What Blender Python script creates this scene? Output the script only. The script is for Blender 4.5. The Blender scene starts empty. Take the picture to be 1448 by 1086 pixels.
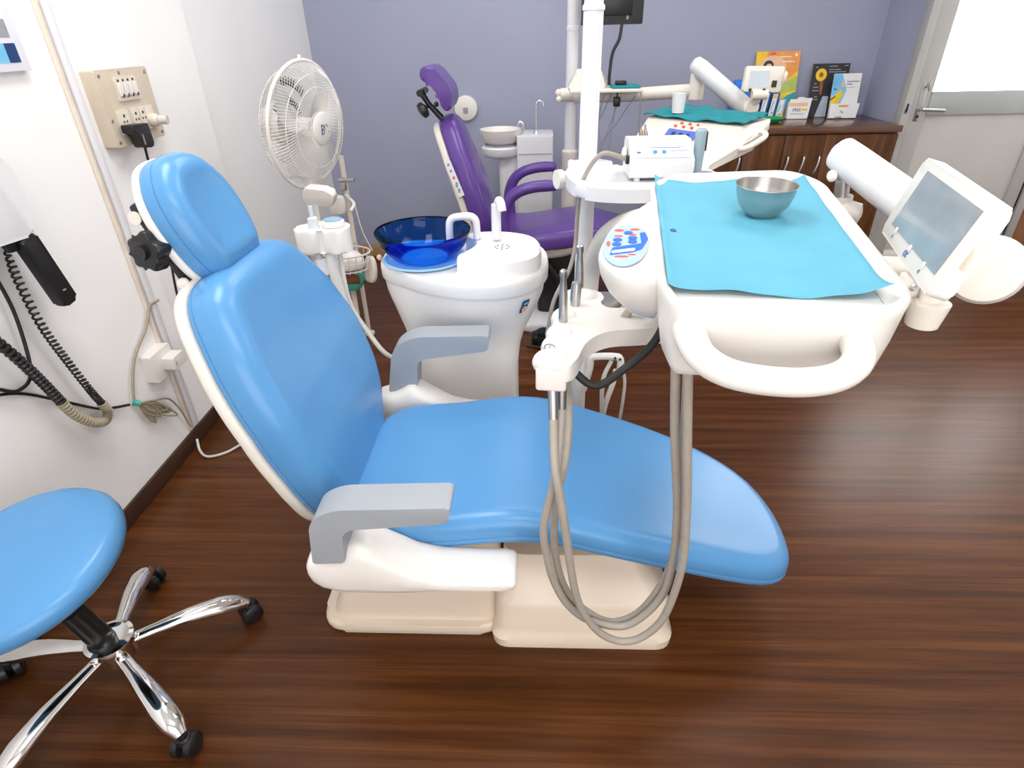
import bpy, bmesh, math, random
from math import sin, cos, pi, radians
from mathutils import Vector, Matrix
random.seed(7)
SC = bpy.context.scene
COL = SC.collection
ORG = {}

# ------------------------------------------------------------------ materials
def mat(name, color, rough=0.5, metal=0.0, var=0.0, scale=30.0, bump=0.0, bscale=200.0, coat=0.0, trans=0.0,
        emit=None, estr=0.0, alpha=1.0, ior=1.45, spec=0.5):
    m = bpy.data.materials.new(name); m.use_nodes = True
    nt = m.node_tree; b = nt.nodes['Principled BSDF']
    b.inputs['Roughness'].default_value = rough; b.inputs['Metallic'].default_value = metal
    b.inputs['Coat Weight'].default_value = coat; b.inputs['Transmission Weight'].default_value = trans
    b.inputs['IOR'].default_value = ior; b.inputs['Alpha'].default_value = alpha
    b.inputs['Specular IOR Level'].default_value = spec
    col = (*color, 1)
    b.inputs['Base Color'].default_value = col
    if var > 0:
        tc = nt.nodes.new('ShaderNodeNewGeometry')
        n = nt.nodes.new('ShaderNodeTexNoise'); n.inputs['Scale'].default_value = scale; n.inputs['Detail'].default_value = 3
        nt.links.new(tc.outputs['Position'], n.inputs['Vector'])
        r = nt.nodes.new('ShaderNodeValToRGB')
        r.color_ramp.elements[0].position = 0.3; r.color_ramp.elements[1].position = 0.7
        r.color_ramp.elements[0].color = (*[c * (1 - var) for c in color], 1)
        r.color_ramp.elements[1].color = (*[min(1, c * (1 + var)) for c in color], 1)
        nt.links.new(n.outputs['Fac'], r.inputs['Fac']); nt.links.new(r.outputs['Color'], b.inputs['Base Color'])
    if bump > 0:
        tc = nt.nodes.new('ShaderNodeNewGeometry')
        n = nt.nodes.new('ShaderNodeTexNoise'); n.inputs['Scale'].default_value = bscale; n.inputs['Detail'].default_value = 2
        nt.links.new(tc.outputs['Position'], n.inputs['Vector'])
        bp = nt.nodes.new('ShaderNodeBump'); bp.inputs['Strength'].default_value = bump; bp.inputs['Distance'].default_value = 0.002
        nt.links.new(n.outputs['Fac'], bp.inputs['Height']); nt.links.new(bp.outputs['Normal'], b.inputs['Normal'])
    if emit:
        b.inputs['Emission Color'].default_value = (*emit, 1); b.inputs['Emission Strength'].default_value = estr
    return m

def wood_mat(name, dark, light, sx, sy, sz, rough, bumps=0.05, plank=None, coat=0.0, mid=None, spec=0.5):
    m = bpy.data.materials.new(name); m.use_nodes = True
    nt = m.node_tree; b = nt.nodes['Principled BSDF']; N = nt.nodes.new; L = nt.links.new
    g = N('ShaderNodeNewGeometry'); mp = N('ShaderNodeMapping'); mp.inputs['Scale'].default_value = (sx, sy, sz)
    L(g.outputs['Position'], mp.inputs['Vector'])
    vec = mp.outputs['Vector']
    if plank:
        # each plank shifts the grain along its own length
        sep = N('ShaderNodeSeparateXYZ'); L(g.outputs['Position'], sep.inputs['Vector'])
        d = N('ShaderNodeMath'); d.operation = 'DIVIDE'; d.inputs[1].default_value = plank; L(sep.outputs['Y'], d.inputs[0])
        fl = N('ShaderNodeMath'); fl.operation = 'FLOOR'; L(d.outputs[0], fl.inputs[0])
        wn = N('ShaderNodeTexWhiteNoise'); wn.noise_dimensions = '1D'; L(fl.outputs[0], wn.inputs['W'])
        ad = N('ShaderNodeVectorMath'); ad.operation = 'MULTIPLY_ADD'
        L(wn.outputs['Color'], ad.inputs[0]); ad.inputs[1].default_value = (9, 3, 5); L(vec, ad.inputs[2])
        vec = ad.outputs['Vector']
    n1 = N('ShaderNodeTexNoise'); n1.inputs['Scale'].default_value = 1.0; n1.inputs['Detail'].default_value = 6
    n1.inputs['Roughness'].default_value = 0.62; n1.inputs['Distortion'].default_value = 0.3
    L(vec, n1.inputs['Vector'])
    r = N('ShaderNodeValToRGB'); e = r.color_ramp.elements
    e[0].position = 0.24; e[0].color = (*dark, 1); e[1].position = 0.78; e[1].color = (*light, 1)
    if mid:
        x = e.new(0.5); x.color = (*mid, 1)
    L(n1.outputs['Fac'], r.inputs['Fac'])
    out = r.outputs['Color']
    mp2 = N('ShaderNodeMapping'); mp2.inputs['Scale'].default_value = (sx * 2.2, sy * 9, sz * 9); L(g.outputs['Position'], mp2.inputs['Vector'])
    n2 = N('ShaderNodeTexNoise'); n2.inputs['Scale'].default_value = 1.0; n2.inputs['Detail'].default_value = 3; L(mp2.outputs['Vector'], n2.inputs['Vector'])
    mx = N('ShaderNodeMix'); mx.data_type = 'RGBA'; mx.blend_type = 'MULTIPLY'; mx.inputs['Factor'].default_value = 0.45
    r2 = N('ShaderNodeValToRGB'); r2.color_ramp.elements[0].position = 0.35; r2.color_ramp.elements[1].position = 0.62
    r2.color_ramp.elements[0].color = (0.45, 0.42, 0.4, 1); r2.color_ramp.elements[1].color = (1, 1, 1, 1)
    L(n2.outputs['Fac'], r2.inputs['Fac']); L(out, mx.inputs[6]); L(r2.outputs['Color'], mx.inputs[7]); out = mx.outputs[2]
    if plank:
        mx2 = N('ShaderNodeMix'); mx2.data_type = 'RGBA'; mx2.blend_type = 'MULTIPLY'; mx2.inputs['Factor'].default_value = 0.18
        mr = N('ShaderNodeMapRange'); mr.inputs['To Min'].default_value = 0.55; mr.inputs['To Max'].default_value = 1.25
        L(wn.outputs['Value'], mr.inputs['Value']); L(out, mx2.inputs[6]); L(mr.outputs['Result'], mx2.inputs[7]); out = mx2.outputs[2]
    L(out, b.inputs['Base Color'])
    b.inputs['Roughness'].default_value = rough; b.inputs['Coat Weight'].default_value = coat; b.inputs['Specular IOR Level'].default_value = spec
    bp = N('ShaderNodeBump'); bp.inputs['Strength'].default_value = bumps; bp.inputs['Distance'].default_value = 0.002
    L(n2.outputs['Fac'], bp.inputs['Height']); L(bp.outputs['Normal'], b.inputs['Normal'])
    return m

WHITE = mat('white_plastic', (0.80, 0.765, 0.72), 0.3, var=0.015, scale=6)
CUSPW = mat('glossy_white_shell', (0.90, 0.885, 0.865), 0.28, var=0.01, scale=6)
BASEC = mat('warm_cream_base_plastic', (0.79, 0.67, 0.545), 0.32, var=0.02, scale=6)
CREAM = mat('cream_plastic', (0.78, 0.73, 0.655), 0.32, var=0.02, scale=6)
COOLW = mat('cool_white_plastic', (0.76, 0.765, 0.785), 0.32, var=0.015, scale=8)
BLUE = mat('blue_vinyl', (0.095, 0.288, 0.565), 0.27, var=0.03, scale=5, bump=0.05, bscale=900, spec=0.42)
PURPLE = mat('purple_vinyl', (0.105, 0.047, 0.26), 0.28, var=0.03, scale=5, bump=0.06, bscale=900)
GREY = mat('grey_arm_plastic', (0.34, 0.365, 0.40), 0.45, var=0.02, scale=8, bump=0.05, bscale=1200)
BLACK = mat('black_plastic', (0.012, 0.012, 0.013), 0.35, var=0.05, scale=20)
RUBBER = mat('black_rubber', (0.015, 0.015, 0.015), 0.6, var=0.05, scale=20)
CHROME = mat('chrome', (0.86, 0.85, 0.83), 0.07, 1.0, var=0.01, scale=5)
STEEL = mat('brushed_steel', (0.50, 0.485, 0.465), 0.27, 0.88, var=0.04, scale=40)
HSTEEL = mat('dull_steel', (0.5, 0.5, 0.5), 0.3, 1.0, var=0.04, scale=60)
HOSE = mat('grey_hose', (0.36, 0.32, 0.275), 0.45, var=0.05, scale=40)
PALEHOSE = mat('pale_hose', (0.62, 0.6, 0.57), 0.4, var=0.04, scale=40)
CYAN = mat('cyan_sterile_cloth', (0.112, 0.405, 0.545), 0.7, var=0.04, scale=9, bump=0.12, bscale=160)
TEAL = mat('teal_cloth', (0.012, 0.23, 0.27), 0.75, var=0.08, scale=25, bump=0.15, bscale=160)
BEIGE = mat('beige_board_plastic', (0.62, 0.53, 0.42), 0.5, var=0.06, scale=14)
BEIGEL = mat('light_beige_plastic', (0.72, 0.65, 0.55), 0.4, var=0.03, scale=14)
TANCABLE = mat('tan_cable', (0.33, 0.28, 0.20), 0.5, var=0.08, scale=60)
WALLW = mat('white_wall_paint', (0.90, 0.895, 0.885), 0.75, var=0.015, scale=3, bump=0.05, bscale=120)
WALLG = mat('cool_white_wall_paint', (0.86, 0.865, 0.86), 0.75, var=0.015, scale=3, bump=0.05, bscale=120)
LAV = mat('lavender_wall_paint', (0.345, 0.365, 0.485), 0.7, var=0.02, scale=2, bump=0.05, bscale=120)
CEIL = mat('ceiling_paint', (0.8, 0.8, 0.8), 0.8, var=0.01, scale=3)
ALU = mat('grey_aluminium', (0.47, 0.465, 0.45), 0.45, 0.25, var=0.02, scale=9)
DOORP = mat('door_lower_panel', (0.52, 0.495, 0.475), 0.4, var=0.02, scale=4)
FROST = mat('lit_frosted_glass', (0.9, 0.9, 0.9), 0.35, emit=(1.0, 0.995, 0.985), estr=7.0)
BLUEGLASS = mat('blue_glass', (0.012, 0.16, 0.66), 0.03, trans=1.0, ior=1.2)
SCREEN = mat('grey_film_screen', (0.30, 0.34, 0.38), 0.12, var=0.12, scale=9)
LABELB = mat('label_blue', (0.02, 0.14, 0.60), 0.4, var=0.03, scale=90)
LABELP = mat('label_pale_blue', (0.40, 0.53, 0.80), 0.4, var=0.03, scale=90)
LABELW = mat('label_white', (0.85, 0.87, 0.9), 0.45, var=0.02, scale=90)
RED = mat('label_red', (0.75, 0.12, 0.07), 0.45, var=0.03, scale=90)
ORANGE = mat('print_orange', (0.82, 0.33, 0.08), 0.45, var=0.12, scale=14)
YELLOW = mat('print_yellow', (0.85, 0.56, 0.03), 0.45, var=0.06, scale=14)
PEACH = mat('print_peach', (0.84, 0.52, 0.32), 0.45, var=0.08, scale=14)
GREENP = mat('print_green', (0.42, 0.52, 0.12), 0.45, var=0.1, scale=14)
TEALP = mat('print_teal', (0.02, 0.33, 0.36), 0.45, var=0.12, scale=14)
SKYP = mat('print_sky', (0.18, 0.55, 0.82), 0.45, var=0.12, scale=14)
PAPER = mat('paper_white', (0.82, 0.82, 0.83), 0.6, var=0.02, scale=30)
INK = mat('dark_print', (0.03, 0.028, 0.03), 0.5, var=0.08, scale=30)
INKG = mat('grey_print', (0.32, 0.32, 0.35), 0.5, var=0.08, scale=30)
BROWNP = mat('brown_print', (0.28, 0.10, 0.04), 0.5, var=0.1, scale=30)
GREENT = mat('green_plastic', (0.02, 0.30, 0.12), 0.4, var=0.06, scale=30)
GREENG = mat('seafoam_plastic', (0.05, 0.38, 0.30), 0.35, var=0.06, scale=30)
BLUEP = mat('bright_blue_plastic', (0.02, 0.20, 0.72), 0.35, var=0.04, scale=30)
DKBLUE = mat('navy_plastic', (0.012, 0.05, 0.16), 0.4, var=0.06, scale=30)
CAPBLUE = mat('grey_blue_cap', (0.23, 0.38, 0.52), 0.45, var=0.04, scale=30)
LIGHTBLUE = mat('light_blue_plastic', (0.33, 0.62, 0.85), 0.4, var=0.03, scale=30)
FANW = mat('fan_white_plastic', (0.76, 0.74, 0.70), 0.35, var=0.02, scale=10)
FANB = mat('fan_blade_plastic', (0.72, 0.71, 0.69), 0.25, var=0.02, scale=10, trans=0.25)
FLOORM = wood_mat('dark_wood_floor', (0.034, 0.0095, 0.0022), (0.170, 0.062, 0.019), 1.0, 24, 24, 0.30, 0.02, plank=0.16, mid=(0.093, 0.029, 0.0065), spec=0.23)
SKIRT = wood_mat('dark_wood_skirting', (0.035, 0.016, 0.009), (0.085, 0.04, 0.022), 6, 2, 30, 0.4, 0.03)
SKIRTL = wood_mat('light_wood_skirting', (0.42, 0.24, 0.11), (0.62, 0.38, 0.19), 3, 2, 40, 0.45, 0.03)
WALNUT = wood_mat('walnut_veneer', (0.040, 0.012, 0.003), (0.27, 0.105, 0.028), 16, 16, 1.1, 0.34, 0.02, mid=(0.105, 0.037, 0.011), spec=0.25)
WALNUTT = wood_mat('walnut_top', (0.10, 0.045, 0.024), (0.17, 0.08, 0.045), 1.5, 14, 14, 0.18, 0.02)

# ------------------------------------------------------------------ mesh helpers
class M:
    def __init__(s): s.v = []; s.f = []
    def add(s, vs, fs):
        k = len(s.v); s.v += [tuple(v) for v in vs]; s.f += [tuple(i + k for i in f) for f in fs]; return s
    def bm(s, b):
        b.verts.index_update(); s.add([v.co[:] for v in b.verts], [[v.index for v in f.verts] for f in b.faces]); b.free(); return s
    def box(s, c, d, bev=0.0, rot=None, seg=2):
        b = bmesh.new(); bmesh.ops.create_cube(b, size=1)
        for v in b.verts: v.co = Vector((v.co.x * d[0], v.co.y * d[1], v.co.z * d[2]))
        if bev > 0: bmesh.ops.bevel(b, geom=list(b.edges), offset=min(bev, min(d) * 0.49), segments=seg, profile=0.5, affect='EDGES')
        T = Matrix.Translation(c) @ (rot.to_4x4() if rot is not None else Matrix())
        for v in b.verts: v.co = T @ v.co
        return s.bm(b)
    def prism(s, poly, h0, h1, fr=None, bev=0.0, seg=3, taper=None, btop=True, bbot=True):
        """polygon (a,b) extruded along c; fr maps (a,b,c) to the world; taper scales the h1 end about its centroid"""
        fr = fr or (lambda a, b, c: (a, b, c))
        b = bmesh.new(); n = len(poly)
        ca = sum(p[0] for p in poly) / n; cb = sum(p[1] for p in poly) / n; k = taper or 1.0
        lo = [b.verts.new((p[0], p[1], h0)) for p in poly]
        hi = [b.verts.new((ca + (p[0] - ca) * k, cb + (p[1] - cb) * k, h1)) for p in poly]
        f0 = b.faces.new(lo[::-1]); f1 = b.faces.new(hi)
        for i in range(n): b.faces.new((lo[i], lo[(i + 1) % n], hi[(i + 1) % n], hi[i]))
        if bev > 0:
            es = set()
            if bbot: es |= set(f0.edges)
            if btop: es |= set(f1.edges)
            bmesh.ops.bevel(b, geom=list(es), offset=bev, segments=seg, profile=0.5, affect='EDGES', clamp_overlap=True)
        for v in b.verts: v.co = Vector(fr(*v.co))
        bmesh.ops.recalc_face_normals(b, faces=list(b.faces))
        return s.bm(b)
    def loft(s, rings, cap0=True, cap1=True, closed=False):
        n = len(rings[0]); k = len(s.v)
        for r in rings: s.v += [tuple(p) for p in r]
        R = len(rings)
        for i in range(R if closed else R - 1):
            j = (i + 1) % R
            for a in range(n):
                s.f.append((k + i * n + a, k + i * n + (a + 1) % n, k + j * n + (a + 1) % n, k + j * n + a))
        if not closed:
            if cap0: s.f.append(tuple(k + a for a in range(n))[::-1])
            if cap1: s.f.append(tuple(k + (R - 1) * n + a for a in range(n)))
        return s
    def tube(s, path, r, seg=10, smooth=0, flat=None, closed=False, caps=True):
        P = [Vector(p) for p in path]; rr = list(r) if isinstance(r, (list, tuple)) else [r] * len(P)
        if smooth: P, rr = spline(P, rr, smooth, closed)
        n = len(P); rings = []; prev = None
        for i, p in enumerate(P):
            if closed: t = P[(i + 1) % n] - P[i - 1]
            else: t = P[min(i + 1, n - 1)] - P[max(i - 1, 0)]
            if t.length < 1e-9: t = Vector((0, 0, 1))
            t.normalize()
            if prev is None:
                u = t.cross(Vector((0, 0, 1)))
                if u.length < 0.05: u = t.cross(Vector((1, 0, 0)))
            else:
                u = prev - t * prev.dot(t)
                if u.length < 1e-6: u = t.orthogonal()
            u.normalize(); w = t.cross(u); prev = u
            fu, fw = flat if flat else (1, 1)
            rings.append([p + u * (cos(2 * pi * a / seg) * rr[i] * fu) + w * (sin(2 * pi * a / seg) * rr[i] * fw) for a in range(seg)])
        return s.loft(rings, caps, caps, closed)
    def lathe(s, prof, fr=None, seg=32, cap=True):
        fr = fr or (lambda a, b, c: (a, b, c))
        rings = [[fr(r * cos(2 * pi * a / seg), r * sin(2 * pi * a / seg), z) for a in range(seg)] for r, z in prof]
        return s.loft(rings, cap, cap)
    def ball(s, c, r, seg=14):
        rx, ry, rz = (r, r, r) if not isinstance(r, (tuple, list)) else r
        k = seg // 2
        pr = [(sin(pi * (i + 0.02) / (k + 0.04)), -cos(pi * (i + 0.02) / (k + 0.04))) for i in range(k + 1)]
        return s.lathe(pr, lambda a, b, z: (c[0] + a * rx, c[1] + b * ry, c[2] + z * rz), seg)
    def pillow(s, outline, fmap, thick, edge=0.02, crown=0.0, steps=10, bot_edge=None, seam=None):
        """cushion: outline (a,b) closed, fmap(a,b,h)->world; rounded edges, crowned top"""
        n = len(outline); be = edge * 0.5 if bot_edge is None else bot_edge
        cx = sum(p[0] for p in outline) / n; cy = sum(p[1] for p in outline) / n
        nr = []
        for i in range(n):
            p, q = outline[i - 1], outline[(i + 1) % n]
            tx, ty = q[0] - p[0], q[1] - p[1]; l = math.hypot(tx, ty) or 1
            nr.append((ty / l, -tx / l))
        area = sum(outline[i][0] * outline[(i + 1) % n][1] - outline[(i + 1) % n][0] * outline[i][1] for i in range(n))
        sg = 1 if area > 0 else -1
        def inset(d): return [(outline[i][0] - sg * nr[i][0] * d, outline[i][1] - sg * nr[i][1] * d) for i in range(n)]
        rings = []
        base = inset(be)
        for k in range(steps - 1, 0, -1):
            t = 1 - k / steps
            rings.append([(cx + (p[0] - cx) * t, cy + (p[1] - cy) * t, 0) for p in base])
        for k in range(4):
            a = pi / 2 * k / 3; d = be * (1 - sin(a)); rings.append([(*p, be * (1 - cos(a))) for p in inset(d)])
        if seam is not None:
            for hh, dd in ((seam - 0.004, 0), (seam - 0.0015, 0.0006), (seam, 0.003), (seam + 0.0015, 0.0006), (seam + 0.004, 0)):
                rings.append([(*p, hh) for p in inset(dd)])
        E6 = 7
        for k in range(E6 + 1):
            a = pi / 2 * k / E6; d = edge * (1 - cos(a)); rings.append([(*p, thick - edge + edge * sin(a)) for p in inset(d)])
        top = inset(edge)
        for k in range(1, steps + 1):
            t = 1 - k / steps
            t = max(t, 0.02)
            rings.append([(cx + (p[0] - cx) * t, cy + (p[1] - cy) * t, thick + crown * (1 - t * t)) for p in top])
        s.loft([[fmap(*p) for p in r] for r in rings])
        return s

def spline(P, rr, k, closed=False):
    out = []; ro = []; n = len(P)
    rng = range(n) if closed else range(n - 1)
    for i in rng:
        p1, p2 = P[i], P[(i + 1) % n]
        p0 = P[i - 1] if (closed or i > 0) else p1 * 2 - p2
        p3 = P[(i + 2) % n] if (closed or i + 2 < n) else p2 * 2 - p1
        for j in range(k):
            t = j / k
            out.append(0.5 * (2 * p1 + (p2 - p0) * t + (2 * p0 - 5 * p1 + 4 * p2 - p3) * t * t + (3 * p1 - p0 - 3 * p2 + p3) * t ** 3))
            ro.append(rr[i] * (1 - t) + rr[(i + 1) % n] * t)
    if not closed: out.append(P[-1]); ro.append(rr[-1])
    return out, ro

def smooth2d(pts, k=5):
    P = [Vector((p[0], p[1], 0)) for p in pts]
    o, _ = spline(P, [1] * len(P), k, True)
    return [(p.x, p.y) for p in o]

def rounded(pts, r, k=5):
    """polygon with each corner rounded by r (r may be a list)"""
    out = []; n = len(pts)
    for i in range(n):
        p = Vector(pts[i]); a = Vector(pts[i - 1]) - p; b = Vector(pts[(i + 1) % n]) - p
        ri = r[i] if isinstance(r, (list, tuple)) else r
        d = min(ri, a.length * 0.49, b.length * 0.49)
        if d <= 1e-6: out.append((p.x, p.y)); continue
        A = p + a.normalized() * d; B = p + b.normalized() * d
        for j in range(k + 1):
            t = j / k; q = A * (1 - t) ** 2 + p * 2 * t * (1 - t) + B * t * t
            out.append((q.x, q.y))
    return out

def rrect(x0, x1, y0, y1, r, k=5): return rounded([(x0, y0), (x1, y0), (x1, y1), (x0, y1)], r, k)

def frame(o, a, b, c=None):
    """maps (u,v,w) to o + u*a + v*b + w*c"""
    o = Vector(o); a = Vector(a).normalized(); b = Vector(b).normalized()
    c = Vector(c).normalized() if c is not None else a.cross(b).normalized()
    return lambda u, v, w=0: o + a * u + b * v + c * w

def axis_frame(o, d):
    d = Vector(d).normalized(); u = d.orthogonal().normalized(); w = d.cross(u)
    o = Vector(o)
    return lambda a, b, c: o + u * a + w * b + d * c

def obj(name, m, material, parent=None, label=None, kind=None, loc=None, sharp=38, flat=False):
    o0 = ORG[parent.name] if parent is not None else Vector(loc if loc is not None else (0, 0, 0))
    me = bpy.data.meshes.new(name)
    me.from_pydata([(v[0] - o0.x, v[1] - o0.y, v[2] - o0.z) for v in m.v], [], m.f)
    b = bmesh.new(); b.from_mesh(me); bmesh.ops.remove_doubles(b, verts=list(b.verts), dist=1e-6)
    bmesh.ops.recalc_face_normals(b, faces=list(b.faces)); b.to_mesh(me); b.free()
    if not flat:
        me.polygons.foreach_set('use_smooth', [True] * len(me.polygons)); me.set_sharp_from_angle(angle=radians(sharp))
    mats = material if isinstance(material, (list, tuple)) else [material]
    for x in mats: me.materials.append(x)
    o = bpy.data.objects.new(name, me); COL.objects.link(o)
    if parent is not None: o.parent = parent
    else: o.location = o0
    ORG[o.name] = o0
    if label: o['label'] = label
    if kind: o['kind'] = kind
    return o

def tag(o, label, cat, group=None):
    o['label'] = label; o['category'] = cat
    if group: o['group'] = group
    return o

def thing(name, label, cat, loc, group=None):
    o = bpy.data.objects.new(name, None); COL.objects.link(o); o.location = loc; o.empty_display_size = 0.05
    ORG[o.name] = Vector(loc); return tag(o, label, cat, group)

def one(name, m, material, label, cat, loc, group=None, **k):
    return tag(obj(name, m, material, None, loc=loc, **k), label, cat, group)

def copy_tree(o, dloc, label=None, parent=None):
    c = o.copy(); COL.objects.link(c)
    ORG[c.name] = ORG[o.name]
    if parent is not None: c.parent = parent
    else: c.location = o.location + Vector(dloc)
    if label: c['label'] = label
    for ch in o.children: copy_tree(ch, (0, 0, 0), None, c)
    return c

def struct(name, m, material, **k): return obj(name, m, material, None, kind='structure', **k)

def text_mesh(txt, size, fr, depth=0.0006, align='CENTER'):
    cu = bpy.data.curves.new('lettering', 'FONT'); cu.body = txt; cu.size = size; cu.extrude = depth; cu.align_x = align; cu.align_y = 'CENTER'
    t = bpy.data.objects.new('lettering', cu); COL.objects.link(t)
    dg = bpy.context.evaluated_depsgraph_get(); me = bpy.data.meshes.new_from_object(t.evaluated_get(dg))
    m = M().add([fr(*v.co) for v in me.vertices], [list(p.vertices) for p in me.polygons])
    bpy.data.objects.remove(t); bpy.data.meshes.remove(me); return m

def poly_plate(pts, fr, h0, h1):
    return M().prism(pts, h0, h1, fr)

# ------------------------------------------------------------------ the room
LW = -1.42           # left wall plane
BW = 4.32            # back wall plane
DW = 3.85            # wall with the door
RX = 2.13            # the short return of the lavender wall
struct('floor', M().box((1.1, 1.4, -0.05), (5.4, 6.2, 0.1)), FLOORM, flat=True)
struct('ceiling', M().box((1.1, 1.4, 2.85), (5.4, 6.2, 0.1)), CEIL, flat=True)
struct('wall_left', M().box((LW - 0.06, 0.575, 1.4), (0.12, 4.35, 2.8)), WALLW, flat=True)
struct('wall_rear_left', M().box((LW - 0.1, 3.6, 1.4), (0.12, 1.7, 2.8)), WALLG, flat=True)
struct('wall_back', M().box((0.3, BW + 0.06, 1.4), (3.66, 0.12, 2.8)), LAV, flat=True)
struct('wall_return', M().box((RX + 0.0, (BW + DW) / 2 + 0.06, 1.4), (0.01, BW - DW + 0.12, 2.8)), LAV, flat=True)
struct('wall_door_side', M().box((RX + 0.72, DW + 0.1, 2.5), (1.45, 0.12, 0.6)), LAV, flat=True)
struct('wall_right', M().box((3.62, 1.4, 1.4), (0.12, 5.6, 2.8)), WALLW, flat=True)
struct('wall_front', M().box((1.1, -1.56, 1.4), (5.2, 0.12, 2.8)), WALLW, flat=True)
# skirting
struct('baseboard_left', M().box((LW + 0.006, 0.575, 0.035), (0.012, 4.34, 0.07), 0.003), SKIRT)
struct('baseboard_rear_left', M().box((LW - 0.034, 3.53, 0.045), (0.012, 1.56, 0.09), 0.003), SKIRTL)
struct('baseboard_back', M().box((-0.25, BW - 0.007, 0.046), (2.3, 0.013, 0.092), 0.003), SKIRTL)
# vertical batten and lilac-white strip beside it on the left wall
struct('trim_1', M().box((LW + 0.006, 1.928, 1.44), (0.012, 0.016, 2.72), 0.003), mat('pale_wood_batten', (0.78, 0.68, 0.58), 0.6, var=0.08, scale=12))
struct('trim_2', M().box((LW + 0.007, 1.965, 1.44), (0.014, 0.03, 2.72), 0.005), mat('lilac_white_strip', (0.80, 0.79, 0.825), 0.5, var=0.02, scale=8))

# door wall: frame post, door leaf, second post and the neighbouring panel
def zbox(x0, x1, y0, y1, z0, z1, bev=0.002): return M().box(((x0 + x1) / 2, (y0 + y1) / 2, (z0 + z1) / 2), (x1 - x0, y1 - y0, z1 - z0), bev)
struct('door_frame_left', zbox(2.118, 2.162, DW - 0.012, DW + 0.06, 0, 2.2), ALU)
struct('door_frame_top', zbox(2.118, 3.03, DW - 0.012, DW + 0.06, 2.1, 2.2), ALU)
fr_ = struct('door_frame_right', zbox(2.985, 3.03, DW - 0.012, DW + 0.06, 0, 2.2), ALU)
obj('door_seal', zbox(2.973, 2.985, DW + 0.004, DW + 0.05, 0, 2.1), BLACK, fr_)
stk = struct('trim_3', zbox(2.126, 2.146, DW - 0.016, DW - 0.010, 0.985, 1.045), HSTEEL)
obj('strike_hole', zbox(2.130, 2.142, DW - 0.018, DW - 0.015, 0.993, 1.037), BLACK, stk)
door = bpy.data.objects.new('door_1', None); COL.objects.link(door); door.location = (2.57, DW, 0); ORG[door.name] = Vector((2.57, DW, 0)); door['kind'] = 'structure'
dl, dr = 2.168, 2.972
obj('stile', zbox(dl, dl + 0.092, DW, DW + 0.035, 0.01, 2.09), ALU, door)
obj('stile', zbox(dr - 0.075, dr, DW, DW + 0.035, 0.01, 2.09), ALU, door)
obj('top_rail', zbox(dl + 0.092, dr - 0.075, DW, DW + 0.035, 1.99, 2.09), ALU, door)
MR = mat('mid_rail_grey', (0.42, 0.45, 0.45), 0.4, 0.2, var=0.02, scale=8)
obj('mid_rail', zbox(dl + 0.092, dr - 0.075, DW - 0.006, DW + 0.035, 0.972, 1.095), MR, door, label='grey middle rail')
obj('bottom_rail', zbox(dl + 0.092, dr - 0.075, DW, DW + 0.035, 0.01, 0.115), ALU, door)
obj('lower_panel', zbox(dl + 0.09, dr - 0.073, DW + 0.010, DW + 0.028, 0.1, 0.985), DOORP, door, label='pale grey solid panel')
obj('panel_bead', zbox(dl + 0.095, dr - 0.078, DW - 0.002, DW + 0.012, 0.115, 0.16), WHITE, door)
obj('glass_pane', zbox(dl + 0.09, dr - 0.073, DW + 0.012, DW + 0.024, 1.085, 2.0, 0), FROST, door, label='brightly backlit frosted glass')
hp = obj('lever_handle', M().tube([(2.205, DW - 0.002, 1.005), (2.205, DW - 0.05, 1.005)], 0.010, 10).tube([(2.205, DW - 0.05, 1.005), (2.22, DW - 0.052, 1.006), (2.33, DW - 0.052, 1.0)], 0.009, 10)
         .box((2.212, DW - 0.003, 1.04), (0.034, 0.006, 0.2), 0.003), HSTEEL, door, label='satin lever handle')
obj('lock_knob', M().tube([(2.214, DW - 0.002, 1.128), (2.214, DW - 0.03, 1.128)], 0.012, 12).box((2.216, DW - 0.034, 1.128), (0.012, 0.012, 0.05), 0.004), HSTEEL, door)
obj('keyhole', M().tube([(2.212, DW - 0.004, 0.965), (2.212, DW - 0.009, 0.965)], 0.008, 10), BLACK, door)
# fixed panel to the right of the door
BRG = mat('panel_painted_reflection', (0.30, 0.14, 0.075), 0.15, var=0.2, scale=5)  # reddish reflection in the panel, put into its base colour
pn = struct('wall_side_panel', zbox(3.05, 3.56, DW + 0.012, DW + 0.03, 0.18, 1.0), BRG)
obj('added_lit_glass', zbox(3.05, 3.56, DW + 0.012, DW + 0.024, 1.085, 2.0, 0), FROST, pn)  # unseen lit pane, added to carry the floor glare further right
obj('panel_rail', zbox(3.03, 3.56, DW - 0.002, DW + 0.035, 0.98, 1.09), ALU, pn)
obj('panel_head', zbox(3.03, 3.56, DW - 0.002, DW + 0.035, 1.99, 2.2), ALU, pn)
obj('panel_frame', zbox(3.03, 3.56, DW, DW + 0.05, 0.0, 0.09), ALU, pn)
obj('panel_infill', zbox(3.05, 3.56, DW + 0.008, DW + 0.03, 0.09, 0.18), mat('lilac_grey_panel', (0.42, 0.40, 0.46), 0.3, var=0.03, scale=7), pn)

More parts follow.
